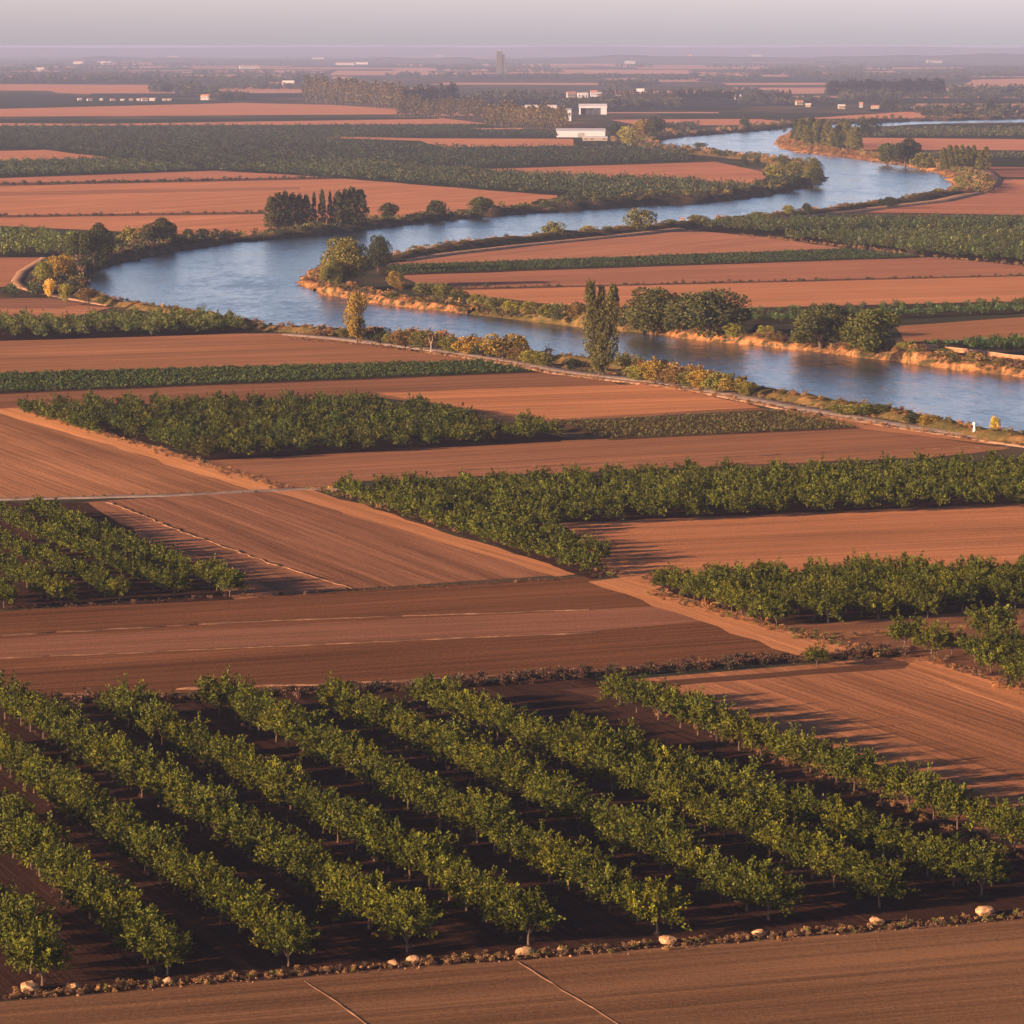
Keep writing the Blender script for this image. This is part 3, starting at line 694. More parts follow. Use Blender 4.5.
scrub_bank('left', 1.6, [C_dgr, C_dgr, C_oli, C_weed], .9, 2.2, .15, 1.3)
scrub_bank('north1', 0.9, [C_dgr, C_dgr, C_dgr, C_oli], .8, 2.0, .1, 1.2)
scrub_bank('north2', 0.8, [C_dgr, C_dgr, C_oli], 1.0, 2.6, .1, 1.2)
scrub_bank('north3', 0.45, [C_dgr, C_oli, C_dry], 1.0, 2.2)
scrub_bank('north4', 0.2, [C_dgr, C_oli, C_dry], 1.5, 3.0, .1, 1.3)
scrub_bank('spit', 1.0, [C_oli, C_dry, C_dry, C_rust], 1.0, 2.4, .25, 1.2)
scrub_bank('loop', 0.6, [C_oli, C_oli, C_dry], .8, 2.4, .25, 1.0)
scrub_bank('mid', 0.45, [C_oli, C_dry, C_rust, C_dgr], .4, 1.1, .05, .5)
scrub_bank('tip', 1.2, [C_oli, C_dry, C_weed], .6, 1.3, .2, 1)
scrub_bank('cliff1', 2.3, [C_oli, C_dry, C_oli, C_rust], .5, 1.3, .38, 1.3)
scrub_bank('cliff2', 3.6, [C_oli, C_oli, C_dry, C_dgr, (0.17,0.15,0.05)], .8, 1.7, .16, 1.1)
scrub_bank('cliff3', 3.0, [C_oli, C_dry, C_oli, C_weed, C_rust], .5, 1.2, .3, 1.5)
scrub_bank('cliff3', 2.0, [C_oli, C_weed, C_dry, C_dgr], .3, .9, .08, .4)
scrub_bank('cliff1', 1.0, [C_oli, C_weed, C_dgr], .3, .9, .06, .35)
scrub_bank('cliff2', 1.6, [C_oli, C_weed, C_dgr], .5, 1.2, .05, .3)
V, Fc, T = merge(SCRUB, sc_p, sc_s, np.array(sc_t), rng.uniform(.6, 1.1, len(sc_p)))
link('bank_scrub', mesh_np('bank_scrub', V, Fc, T), M_tint, kind='stuff', label='dense olive and straw coloured scrub along the river banks', cat='scrub')
sc_p, sc_s, sc_t = [], [], []
def weeds(pix, dens, width, pal, s0, s1):
    pts = resample([P(*p) for p in pix], 1.0)
    for p in pts:
        if not visible(p, 10): continue
        for _ in range(int(dens)+(rnd.random() < dens % 1)):
            scat(p[0]+rnd.gauss(0, width*.3), p[1]+rnd.gauss(0, width*.5), 0, rnd.uniform(s0, s1), rnd.choice(pal))
D2 = [(0.07,0.042,0.032), (0.10,0.055,0.04), (0.06,0.05,0.03)]
weeds([(-40,706),(200,699),(420,689),(620,673),(868,657),(905,654)], 4.5, 2.6, D2, .3, .75)
weeds([(-40,1001),(1064,914)], 7, 1.6, [C_weed, (0.16,0.09,0.05), C_weed, C_dry, C_dry, C_oli], .1, .32)
weeds([(25,411),(290,491)], 1.2, 2.5, [C_rust, C_weed, C_dry], .25, .6)
weeds([(318,489),(618,577)], 1.6, 2.5, [C_weed, C_dry, C_oli], .25, .6)
weeds([(606,692),(1046,868)], 1.6, 2.0, [C_dry, C_rust, C_oli], .15, .4)
weeds([(650,594),(880,657)], 1.8, 2.5, [C_weed, C_rust, C_oli], .25, .65)
weeds([(800,640),(1064,622)], 1.5, 2, [C_weed, C_dry, C_oli], .2, .5)
weeds([(930,660),(1064,708)], 1.8, 2.5, [C_weed, C_rust], .25, .6)
weeds([(-40,501),(265,492)], 1.0, 1.5, [C_weed, C_oli], .15, .35)
weeds([(-40,613),(345,592),(600,578)], 1.2, 1.5, [C_weed, (0.06,0.045,0.03)], .15, .4)
weeds([(620,578),(660,580),(720,577)], 1.5, 2.5, [C_oli, C_weed], .2, .5)
weeds([(x, y+4.5) for x, y in ROAD], 1.0, 3.0, [C_rust, C_dry, C_weed], .25, .6)
weeds([(x, y-1.8) for x, y in ROAD], 1.2, 2.0, [C_oli, C_dry], .25, .6)
weeds([(-40,218),(266,214)], 0.6, 3.0, [C_dgr, C_weed], .6, 1.2)
weeds([(430,290.5),(1064,275.5)], 0.6, 2.0, [C_dgr, C_weed], .4, .9)
weeds([(740,236),(850,248),(930,258),(1064,270)], 0.5, 3.0, [C_dry, C_weed], .5, 1.0)
weeds([(-40,187),(345,178)], 0.4, 3.0, [C_dgr], .8, 1.6)
for a, b in front_rows+[((1046,868),(606,690))]:
    weeds([a, b], 0.5, 1.0, [C_weed, C_oli, (0.09,0.055,0.04)], .1, .3)
V, Fc, T = merge(SCRUB, sc_p, sc_s, np.array(sc_t), rng.uniform(.6, 1.1, len(sc_p)))
link('dry_weeds', mesh_np('dry_weeds', V, Fc, T), M_tint, kind='stuff', label='brown dry weeds along ditches, verges and field edges', cat='weeds')

# ------------------------------------------------------------------ stony verge and boulders
def rock(seed, sub=2):
    import bmesh
    r = random.Random(seed); bm = bmesh.new(); bmesh.ops.create_icosphere(bm, subdivisions=sub, radius=0.5)
    pl = [(Vector((r.gauss(0,1), r.gauss(0,1), r.gauss(0,1))).normalized(), r.uniform(.3, .46)) for _ in range(9)]
    for v in bm.verts:
        for nrm, d in pl:
            e = v.co.dot(nrm)-d
            if e > 0: v.co -= nrm*e*0.9
        v.co += Vector((r.gauss(0, .025), r.gauss(0, .025), r.gauss(0, .025)))
    me = bpy.data.meshes.new('boulder'); bm.to_mesh(me); bm.free(); return me
rk = [rock(i, 1) for i in range(5)]
RK = []
for me in rk:
    V = np.zeros(len(me.vertices)*3); me.vertices.foreach_get('co', V); V = V.reshape(-1, 3)
    Fc = np.array([list(p.vertices) for p in me.polygons]); RK.append((V, Fc))
Vs, Fs, off = [], [], 0
def rubble(a, b, dens, width, s0, s1):
    global off
    for p in resample([P(*a), P(*b)], 0.5):
        if not visible(p, 10): continue
        for _ in range(int(dens)+(rnd.random() < dens % 1)):
            V, Fc = rnd.choice(RK); s = rnd.uniform(s0, s1)*(1.8 if rnd.random() < .06 else 1); a_ = rnd.uniform(0, 6.3); c, sn = math.cos(a_), math.sin(a_)
            W = np.stack([V[:, 0]*c-V[:, 1]*sn, V[:, 0]*sn+V[:, 1]*c, V[:, 2]*.8], 1)*s+np.array([p[0]+rnd.gauss(0, .3), p[1]+rnd.gauss(0, width*.5), s*.1+rnd.uniform(-.05, .1)])
            Vs.append(W); Fs.append(Fc+off); off += len(V)
rubble((-40,1001.5),(1064,914.5), 2.4, 1.5, .05, .22)
rubble((606,690),(1046,868), .25, .8, .12, .3)
link('stony_verge', mesh_np('stony_verge', np.concatenate(Vs), np.concatenate(Fs)), M_rubble, kind='stuff', label='low ridge of brown clods and stones edging the front orchard', cat='rubble')
bl = [(29,991,2.0),(74,989,1.25),(168,983,1.3),(393,965,1.0),(413,962,1.5),(525,954,1.6),(563,951,1.15),(668,943,1.7),(760,935,1.6),(877,924,1.6),(985,915,2.0)]
for k, (x, y, s) in enumerate(bl):
    me = rock(40+k, 2); me.materials.append(M_stone); p = P(x, y)
    o = bpy.data.objects.new('boulder', me); col.objects.link(o); o.location = (p[0], p[1], .13*s); s *= .9; o.scale = (s*rnd.uniform(.85, 1.1), s*.8, s*rnd.uniform(.45, .62)); o.rotation_euler = (0, 0, rnd.uniform(-.5, .5))
    tag(o, 'pale limestone boulder on the stony verge, %s from the left' % ordn(k+1), 'boulder', 'pale boulders along the stony verge')

# ------------------------------------------------------------------ riverside trees
C_ol = (0.13, 0.13, 0.03); C_dk = (0.033, 0.045, 0.018); C_gd = (0.22, 0.16, 0.03); C_gn = (0.065, 0.08, 0.02); C_gr = (0.07, 0.078, 0.026); C_yg = (0.19, 0.19, 0.035); C_rs = (0.14, 0.095, 0.035)
NM = {C_ol: 'olive', C_dk: 'dark', C_gd: 'golden', C_gn: 'green', C_gr: 'grey-green', C_yg: 'yellow-green', C_rs: 'rusty'}
def tree(x, y, wpx, hpx, c, label, name='riverside_tree', protos=None, H0=11.0, W0=11.5, group=None, z=0.3, cat='tree'):
    if protos is None and hpx <= 25: protos, H0, W0 = BUSH, 3.0, 3.4
    protos = protos or BROAD; p = P(x, y); k = ppm(y); s = hpx/k/H0; sx = (wpx/k/W0)/s
    return plant(name, protos, p[0], p[1], s, label, cat, group, z, leafmat(c), sx if abs(sx-1) > 1e-3 else 1.001)
def bush(x, y, wpx, hpx, c, label, group=None, z=0.2): return tree(x, y, wpx, hpx, c, label, 'bush', BUSH, 3.0, 3.4, group, z, 'bush')

# the tall poplar
ps = [poplar_crown(20.4, 4.2, 260, 30, 0.36, -0.07, (-.9, 0), .1), poplar_crown(19.0, 3.8, 220, 30, 0.36, 0.01, (0.0, .5), .07), poplar_crown(19.8, 4.2, 260, 30, 0.36, 0.10, (.8, -.3), .1), poplar_crown(15, 3.6, 180, 26, 0.36, 0.02, (0.1, -.6), .03)]
p = P(601, 377); o = bpy.data.objects.new('poplar', None); col.objects.link(o); o.location = (p[0], p[1], 0)
tag(o, 'tall grey-green poplar with forked top standing alone on the near bank', 'tree')
V, Fc, T = join(ps); link('crown', mesh_np('crown', V, Fc, T), leafmat((0.085, 0.092, 0.034)), o)
m = MB()
for dx, t in ((-1.4, 18), (0.3, 19), (1.8, 17)): m.tube([(dx*.15,0,-.2),(dx*.5,0,3),(dx,0,8),(dx*1.1,0.2,t)], [.35,.25,.18,.04], 7)
link('trunk', m.mesh('trunk'), M_bark, o)
tree(622, 374, 17, 22, C_ol, 'small olive tree at the right foot of the tall poplar')

for k, (x, h, w) in enumerate([(271,35,10),(278,38,10),(285,40,10),(292,38,10),(299,37,10),(306,36,9),(314,38,6),(322,41,9),(330,39,6),(338,40,10),(345,41,10),(352,43,10),(360,41,11)]):
    p = P(x, 233-0.02*(x-270)); s = h/ppm(232)/15; sx = w/ppm(232)/3.6/s*1.15
    plant('poplar', POP, p[0], p[1], s, 'dark slender poplar across the river, %s from the left in the stand' % ordn(k+1), 'tree', 'poplar stand on the far bank', .5, leafmat((0.07, 0.078, 0.034)), sx*(rnd.uniform(.95, 1.3) if k < 6 or k > 8 else .8))

for a in [
 (94,271,38,48,C_dk,'big dark round tree at the left end of the river'),
 (76,263,30,30,C_gn,'green tree left of the big dark riverside tree'),
 (157,252,40,34,C_dk,'dark tree on the left river bank, right of the olive thicket'),
 (132,251,30,24,C_ol,'olive tree in the thicket between two dark trees at left'),
 (112,257,22,20,C_dk,'small dark tree between the big dark tree and the olive thicket'),
 (168,248,18,24,C_gn,'green tree at the right side of the left bank thicket'),
 (190,240,14,11,C_dk,'small dark shrub-like tree right of the left bank thicket'),
 (44,290,20,30,C_yg,'yellow-green tree beside the curving farm track at left'),
 (60,288,34,34,C_gd,'golden autumn tree in front of the big dark tree'),
 (50,299,15,19,(0.62,0.42,0.09),'small bright yellow tree in front of the golden tree'),
 (66,304,17,19,C_yg,'small round lime-green tree beside the golden tree'),
 (343,289,62,52,C_ol,'large olive tree on the tip of the river bend'),
 (330,291,26,30,C_ol,'lower olive tree at the left of the river bend tip'),
 (378,272,30,37,C_dk,'dark tree behind the large olive tree on the bend'),
 (395,290,18,18,C_gd,'small round golden tree right of the bend tip'),
 (389,224,24,20,C_dk,'dark tree on the far bank, first right of the poplars'),
 (440,222,26,22,C_dk,'dark tree on the far bank, second right of the poplars'),
 (481,219,30,21,C_gn,'round dark tree on the far bank, third right of the poplars'),
 (357,345,28,52,C_gd,'golden autumn tree standing on the near bank left of the bushes'),
 (652,337,76,50,C_gr,'broad grey-green tree across the river, right of the tall poplar'),
 (708,343,92,54,C_gr,'broadest grey-green tree across the river, right of its twin'),
 (682,340,46,44,C_gr,'grey-green tree squeezed between the two broad grey-green trees'),
 (820,354,74,50,C_gr,'grey-green tree on the far bank above the orange cliff'),
 (875,360,70,50,C_gn,'dark green tree on the far bank, rightmost large one'),
 (640,233,34,24,C_ol,'round olive tree on the middle dike'),
 (555,239,26,17,C_ol,'low round olive tree on the middle dike, left one'),
 (746,131.5,13,15,C_dk,'dark round tree alone beyond the far river loop'),
 (630,146,26,20,C_yg,'yellow-green tree right of the white barn'),
 (643,142,24,22,C_gd,'orange autumn tree right of the white barn'),
 (616,141,20,17,C_dk,'dark tree touching the right end of the white barn'),
 (655,140,26,22,C_dk,'dark tree at the left end of the far river loop'),
 (905,168,34,30,C_dk,'dark green tree in the wood along the river loop'),
 (888,166,26,22,C_gn,'green tree left of the dark one along the river loop'),
 (925,171,30,18,C_ol,'low olive tree between the dark tree and the loop poplars'),
 (868,137,28,18,C_dk,'dark tree right of the wood on the spit'),
 (892,209,18,12,C_dk,'small round tree on the dike of the river loop, right one'),
 (882,208,9,9,C_dk,'tiny round tree on the dike of the river loop, left one'),
 (745,167,9,10,C_dk,'small dark tree, left of three on the upper headland'),
 (757,168,8,9,C_dk,'small dark tree, middle of three on the upper headland'),
 (784,168,15,13,C_gn,'small green tree, right of three on the upper headland'),
 (776,182,26,18,C_yg,'yellow-green tree in the grove on the headland'),
 (796,181,24,20,C_ol,'olive tree in the middle of the headland grove'),
 (812,186,26,29,C_ol,'tall olive tree at the right end of the headland grove'),
 (818,189,18,22,C_dk,'dark tree at the water edge of the headland grove'),
 (774,190,20,15,C_dk,'dark low tree at the front left of the headland grove'),
 (793,192,24,16,C_dk,'dark low tree at the front of the headland grove'),
 (886,98,18,10,C_dk,'far dark tree below the windbreak at right'),
 (890,111.5,22,13,C_dk,'far dark tree beside the pale farmsteads'),
 (931,118,20,8,C_dk,'far low dark tree above the upper river reach'),
 (992,117,18,17,C_dk,'far dark tree above the upper river at right'),
 (978,119,10,9,C_gn,'far small tree left of the dark one at right'),
]: tree(*a[:5], a[5])
for k, x in enumerate(range(797, 860, 5)):
    y = 147+rnd.uniform(-3, 3)+(x-796)*.06; p = P(x+rnd.uniform(-1, 1), y); s = rnd.uniform(23, 29)/ppm(y)/15
    plant('riverside_tree', POP, p[0], p[1], s, 'olive tree in the wood on the spit, %s from the left' % ordn(k+1), 'tree', 'wood on the spit', .5, leafmat(rnd.choice([C_ol, C_ol, C_gn])), 1.9)
for k, x in enumerate(range(944, 992, 6)):
    p = P(x, 172+rnd.uniform(-2, 2)); s = rnd.uniform(22, 28)/ppm(172)/15
    plant('poplar', POP, p[0], p[1], s, 'olive poplar beside the river loop, %s from the left' % ordn(k+1), 'tree', 'poplars beside the loop', .5, leafmat(C_ol), 1.5)
# bushes of the near bank
nb = [(380,344,20,15,C_dk),(391,346,14,11,C_ol),(405,348,22,15,C_rs),(422,350,20,16,C_ol),(436,351,18,17,C_rs),(452,353,20,15,C_ol),(468,355,22,16,C_gd),(482,358,16,12,C_dk),(503,361,34,25,C_gd),(520,363,20,14,C_rs),(532,365,20,13,C_yg),(546,367,20,13,C_ol),
      (574,371,14,10,C_dk),(638,381,22,13,C_yg),(655,384,24,20,C_gd),(675,387,22,17,C_rs),(690,389,20,15,C_ol),(703,391,24,18,C_gd),(718,393,22,17,C_yg),(732,395,20,15,C_gd),(747,397,18,13,C_ol),
      (845,415,24,9,C_ol),(858,416,22,10,C_yg),(874,417,24,12,C_gn),(914,425,16,10,C_dk),(930,427,18,11,C_gd),(995,436,8,17,(0.45,0.36,0.04)),(350,337,22,8,C_ol),(320,336,20,6,C_dry)]
for k, (x, y, w, h, c) in enumerate(nb):
    bush(x, y+.8, w*1.45, h*1.15, c, '%s bush on the near river bank, %s from the left' % (NM.get(c, 'yellow'), ordn(k+1)), 'bushes on the near bank')
fb = [(402,296,16,9,C_rs),(425,303,26,16,C_ol),(443,306,24,17,C_ol),(458,310,22,15,C_gn),(478,314,22,15,C_ol),(495,318,24,16,C_ol),(512,320,22,14,C_yg),(530,322,22,15,C_ol),(548,325,22,15,C_ol),(557,328,16,18,C_gr),(577,328,22,20,C_rs),(735,345,26,17,C_yg),(757,343,12,12,C_dk),(765,345,18,14,C_yg),(775,349,18,12,C_rs),(800,352,20,14,C_ol),(850,358,18,10,C_rs),(905,362,22,13,C_yg),(915,366,18,11,C_ol),(945,366,20,11,C_gn),(975,370,22,11,C_ol),(1005,376,20,12,C_rs)]
for k, (x, y, w, h, c) in enumerate(fb):
    bush(x, y, w, h, c, '%s bush on the far bank above the eroded edge, %s from left' % (NM.get(c, 'olive'), ordn(k+1)), 'bushes on the eroded far bank', z=1.5)
mb = [(590,236,20,8,C_yg),(607,235,12,7,C_ol),(700,226,26,9,C_ol),(670,229,18,7,C_ol),(790,218,16,11,C_yg),(808,217,12,12,C_dk),(760,222,26,8,C_ol),(415,252,10,4,C_ol),(450,249,8,4,C_ol),(560,236,10,4,C_rs),
      (88,307,26,15,C_rs),(103,309,14,8,C_ol),(205,240,18,9,C_dk),(414,224,16,7,C_dk),(525,213,18,7,C_gn),(545,210,26,9,C_dk),(575,208,26,10,C_dk),(610,206,28,13,C_dk),(590,205,20,12,C_gn),(700,150,16,6,C_gn),(720,157,16,6,C_gn),(940,197,14,7,C_ol),(960,188,14,10,C_yg)]
for k, (x, y, w, h, c) in enumerate(mb):
    bush(x, y, w, h, c, '%s bush along the upper river, %s counted clockwise from the dike' % (NM.get(c, 'olive'), ordn(k+1)), 'bushes along the upper river', z=1.0)

# windbreaks of poplars far behind
def belt(a, b, n, h, c, label, group, wf=1.0, rows=1, dy=0.0):
    for r in range(rows):
        for k in range(n):
            t = (k+rnd.uniform(-.25, .25))/(n-1); x = a[0]+(b[0]-a[0])*t; y = a[1]+(b[1]-a[1])*t-r*dy
            p = P(x, y); s = h*rnd.uniform(.82, 1.1)/ppm(y)/15
            plant('poplar', POPLO, p[0], p[1], s, label, 'tree', group, 0, leafmat(c), wf*rnd.uniform(.85, 1.2))
C_far = (0.11, 0.095, 0.055)
belt((827,97.5),(944,96.5), 60, 17, (0.05,0.055,0.045), 'slender dark poplar in the long windbreak at upper right', 'poplars of the right windbreak', 1.2)
belt((306,102),(402,111), 46, 26, C_far, 'slender hazy poplar in the tall belt at upper left', 'poplars of the left belt', .9)
belt((400,118),(482,119), 34, 21, C_far, 'brownish poplar in the belt left of the gap', 'poplars of the middle belt', 1.1)
belt((487,126),(566,130.5), 36, 24, (0.12,0.10,0.05), 'olive poplar in the belt beside the white barn', 'poplars of the barn belt', 1.2)
belt((395,108),(455,106), 24, 21, (0.05,0.05,0.045), 'dark poplar behind the middle belt', 'poplars behind the middle belt', 1.3)
belt((604,102),(676,102.5), 22, 12, (0.06,0.06,0.045), 'dark tree in the low wood above the white hangar', 'trees of the low wood', 1.7)
belt((676,102.5),(738,102), 20, 13, (0.085,0.08,0.05), 'brownish tree in the low wood right of centre', 'trees of the brown wood', 1.6)
belt((757,102),(790,101.5), 12, 11, (0.06,0.06,0.045), 'dark tree in the small wood left of the windbreak', 'trees of the small wood', 1.5)

# far woods, hedges and clumps out to the horizon: one mass
fp, fs, ft = [], [], []
def clump(x0, x1, y, n, s0=.6, s1=1.4, dy=.5):
    for _ in range(n):
        xx = rnd.uniform(x0, x1); yy = y+rnd.uniform(-dy, dy)
        fp.append(P(xx, yy)); fs.append(rnd.uniform(s0, s1)); ft.append(np.array(rnd.choice([(0.05,0.055,0.04), (0.07,0.07,0.045), (0.04,0.05,0.04)])))
for x0, x1, y, n, h in [(-20,330,82,380,1.4),(180,215,96,60,1.2),(210,250,100,80,1.1),(330,420,101,110,1.3),(440,560,104,220,1.1),(480,560,100,150,1.2),(560,680,107,130,1.),(150,330,89,160,1.),(150,200,92,60,1.6),(740,830,104,80,1.),
                        (600,660,86,80,1.2),(640,690,80,70,1.),(760,800,75,60,1.5),(840,900,100,70,1.2),(900,1040,99,90,1.),(950,1030,94,80,1.3),(850,980,77,110,1.2),(-20,180,76,120,1.),(700,760,95,40,1.1),(900,1040,113,70,1.),(500,620,79,110,1.2),
                        (930,1040,118,50,1.1),(640,700,128,30,.6),(700,790,131,30,.4),(600,640,88,40,1.2),(180,300,84,100,1.2)]:
    clump(x0, x1, y, n, .6*h, 1.3*h, max(.4, (y-HY)*.015))
for i in range(105):
    y = 50.5+rnd.random()**1.3*30; x = rnd.uniform(-40, 1060); w = rnd.uniform(15, 130)
    clump(x, x+w, y, int(w*.55), .8, 1.7, (y-HY)*.02)
V, Fc, T = merge(BLO, fp, fs, np.array(ft))
link('far_woods', mesh_np('far_woods', V, Fc, T), M_tint, kind='stuff', label='hazy distant woods and hedges scattered over the far plain', cat='woods')

# low hills on the horizon
def hills(name, Y, base_h, amp, seed):
    r = np.random.default_rng(seed); n = 400; xs = np.linspace(-9000, 9000, n)
    g = np.interp(np.linspace(0, 40, n), np.arange(42), r.normal(size=42)); g2 = np.interp(np.linspace(0, 160, n), np.arange(162), r.normal(size=162))
    h = np.clip(base_h+amp*g+amp*.3*g2, 2, 68)
    V = np.concatenate([np.stack([xs, np.full(n, Y-1500.), np.full(n, -0.5)], 1), np.stack([xs, np.full(n, Y-350.)+g2*60, h*.75], 1), np.stack([xs, np.full(n, Y*1.), h], 1), np.stack([xs, np.full(n, Y+2500.), np.full(n, -0.5)], 1)])
    i = np.arange(n-1); Fc = np.concatenate([np.stack([i+k*n, i+1+k*n, i+1+(k+1)*n, i+(k+1)*n], 1) for k in range(3)])
    link(name, mesh_np(name, V, Fc), earthmat('wooded_hill', [(0.35, (0.04, 0.05, 0.035)), (0.6, (0.09, 0.08, 0.05)), (0.72, (0.2, 0.13, 0.09))], 0.0016, 3, 6), kind='structure')
hills('hills', 30000, 61, 5, 3)
hills('hills', 19000, 22, 14, 5)

# ------------------------------------------------------------------ buildings
def empty(name, x, y, label, cat, group=None, rz=0.0, z=0.0):
    o = bpy.data.objects.new(name, None); col.objects.link(o); o.location = (x, y, z); o.rotation_euler = (0, 0, rz); return tag(o, label, cat, group)
def gable(m, x0, x1, y0, y1, z0, z1, ov=0.4, th=0.25):
    ym = (y0+y1)/2
    for s in (0, 1):
        ya = y0-ov if s == 0 else y1+ov; za = z0-ov*(z1-z0)/(ym-y0)
        m.add([(x0-ov,ya,za),(x1+ov,ya,za),(x1+ov,ym,z1),(x0-ov,ym,z1),(x0-ov,ya,za+th),(x1+ov,ya,za+th),(x1+ov,ym,z1+th),(x0-ov,ym,z1+th)],
              [(0,3,2,1),(4,5,6,7),(0,1,5,4),(1,2,6,5),(2,3,7,6),(3,0,4,7)])
def house(name, x, y, W, D, h, hr, wallm, roofm, label, cat='house', group=None, rz=0.0, nwin=4, door=True, detail=True):
    p = P(x, y); o = empty(name, p[0], p[1], label, cat, group, rz)
    m = MB(); m.box(-W/2, W/2, 0, D, 0, h)
    m.add([(-W/2+.02,0.02,h),(-W/2+.02,D-.02,h),(-W/2+.02,D/2,h+hr),(W/2-.02,0.02,h),(W/2-.02,D-.02,h),(W/2-.02,D/2,h+hr)], [(0,2,1),(3,4,5),(0,3,5,2),(1,2,5,4)])
    link('wall', m.mesh('wall'), wallm, o)
    m = MB(); gable(m, -W/2, W/2, 0, D, h, h+hr); link('roof', m.mesh('roof'), roofm, o)
    if detail:
        for k in range(nwin):
            xx = -W/2+W*(k+.5)/nwin
            if door and k == nwin//2:
                m = MB(); m.box(xx-W*.06-.4, xx+W*.06+.4, -.12, .05, 0, h*.72); link('door', m.mesh('door'), M_grey, o)
            else:
                ww = min(W/nwin*.22, 1.4); m = MB(); m.box(xx-ww, xx+ww, -.1, .05, h*.4, h*.75); link('window', m.mesh('window'), M_dark, o)
    return o
house('barn', 581, 137.5, 37, 30, 5.0, 1.6, M_white, M_white, 'long white barn at the river, left of the autumn trees', 'barn', nwin=1)
house('shed', 595, 141, 18, 7, 2.4, .8, M_cream, M_white, 'low pale shed in front of the long white barn', 'shed', nwin=4)
house('warehouse', 541, 111, 34, 18, 4.5, 1.8, M_white, M_roof, 'long low white warehouse behind the poplar belt', 'warehouse', nwin=6)
house('white_tower_house', 568, 121, 6, 6, 10.5, 1.2, M_white, M_grey, 'narrow tall white building between warehouse and hangar', 'building', nwin=2, door=False)
# open-fronted hangar
p = P(593, 114.5); o = empty('hangar', p[0], p[1], 'white hangar with dark open front right of the narrow building', 'hangar')
m = MB(); m.box(8, 14, 0, 16, 0, 7.5); m.box(-14, -12.5, 0, 16, 0, 8.5); m.box(-12.5, 8, 15, 16, 0, 7); link('wall', m.mesh('wall'), M_white, o)
m = MB(); gable(m, -14, 14, 0, 16, 7.5, 10.5, .5, .4); m.box(-14.4, 14.4, -.6, -.2, 6.6, 8.2); link('roof', m.mesh('roof'), M_white, o)
for k in range(4):
    m = MB(); m.box(-12.5+k*5.2, -8.0+k*5.2, 2.5, 2.7, 0, 6.5); link('door', m.mesh('door'), M_dark, o)
far_h = [(572,97.5,12,8,M_cream),(583,98,14,7,M_white),(594,97,9,9,M_white),(600,96.5,10,6,M_cream),(620,96,14,6,M_white),(738,100,8,7,M_cream),(800,105.5,8,6,M_cream),(842,109,7,5,M_cream),(861,107.5,4,6,M_pale),(808,107,6,4,M_cream),(875,109,9,4,M_cream),
         (80,100.6,5,3,M_pale),(90,101,6,3.4,M_pale),(101,100.8,4,3,M_pale),(113,101,6,3,M_pale),(122,101,5,2.6,M_pale),(131,100.7,5,3,M_pale),(138,101,4,3,M_pale),(145,101.3,8,4.4,M_white),(152,101,7,3.6,M_pale),(164,100.8,5,3,M_pale),(170,101,4,3,M_pale),(205,100,12,7,M_white),(212,100,9,5,M_white),
         (276,87,26,8,M_white),(288,86.5,20,10,M_cream),(250,69,60,12,M_white),(42,71,40,10,M_white),(78,64,40,12,M_white),(104,64.5,50,12,M_cream),(345,65,70,10,M_white),(360,64.5,60,9,M_white),(404,98.5,12,5,M_white),(640,92,12,5,M_white),(985,116,16,8,M_cream),(1010,117,14,6,M_cream),
         (916,55,60,34,M_cream),(757,57,60,16,M_white),(690,60,20,26,M_white),(630,64,40,12,M_white),(516,56,40,14,M_white),(960,59,70,14,M_white),(885,62,60,10,M_cream),(1000,62,60,14,M_white),(830,59,50,12,M_white),(318,60,60,12,M_white),(172,58,60,14,M_white),(440,57,50,12,M_cream),(935,63,60,12,M_white)]
roofs = [plain('tile_roof', (0.42, 0.2, 0.13)), M_roof]
far_h = [a[:4]+(M_pale,) if a[4] is M_white and (a[1] < 66 or a[0] < 260) else a for a in far_h]
FL = {}
for lo, hi, ph in ((0, 66.2, 'far building just under the horizon, %s from the left'), (66.2, 90, 'pale building on the distant plain below the horizon villages, %s from the left'), (90, 99.9, 'house beyond the poplar belts and low woods, %s from the left'), (99.9, 130, 'small farm building among the distant fields, %s from the left')):
    for j, k in enumerate(sorted([k for k, a in enumerate(far_h) if lo <= a[1] < hi], key=lambda k: far_h[k][0])):
        FL[k] = ('white ' if far_h[k][4] is M_white else 'pale ' if far_h[k][4] is M_pale else 'cream ')+ph % ordn(j+1)
        continue
        FL[k] = ('white ' if far_h[k][4] is M_white else 'cream ')+ph % ordn(j+1)
for k, (x, y, W, h, mt) in enumerate(far_h):
    house('farmhouse', x, y, W, max(7, W*.5), h*.7, h*.3, mt, roofs[k % 2], FL[k], 'house', None, rnd.uniform(-.3, .3), 3, False, y > 85)
# tall tower in the haze
p = P(500.5, 75); o = empty('tower', p[0], p[1], 'tall hazy dark tower rising from the far plain left of centre', 'tower')
m = MB(); m.box(-10, 4, 0, 14, 0, 58); m.box(4, 12, 2, 12, 0, 50); link('wall', m.mesh('wall'), plain('dark_concrete', (0.09, 0.085, 0.09)), o)
m = MB(); m.box(-8, 1, 3, 10, 58, 61); link('roof', m.mesh('roof'), M_grey, o)
for r in range(10):
    m = MB()
    m.box(-8.5, 2.5, -.15, 0.02, 4+r*5.3, 6+r*5.3); link('window', m.mesh('window'), M_dark, o)

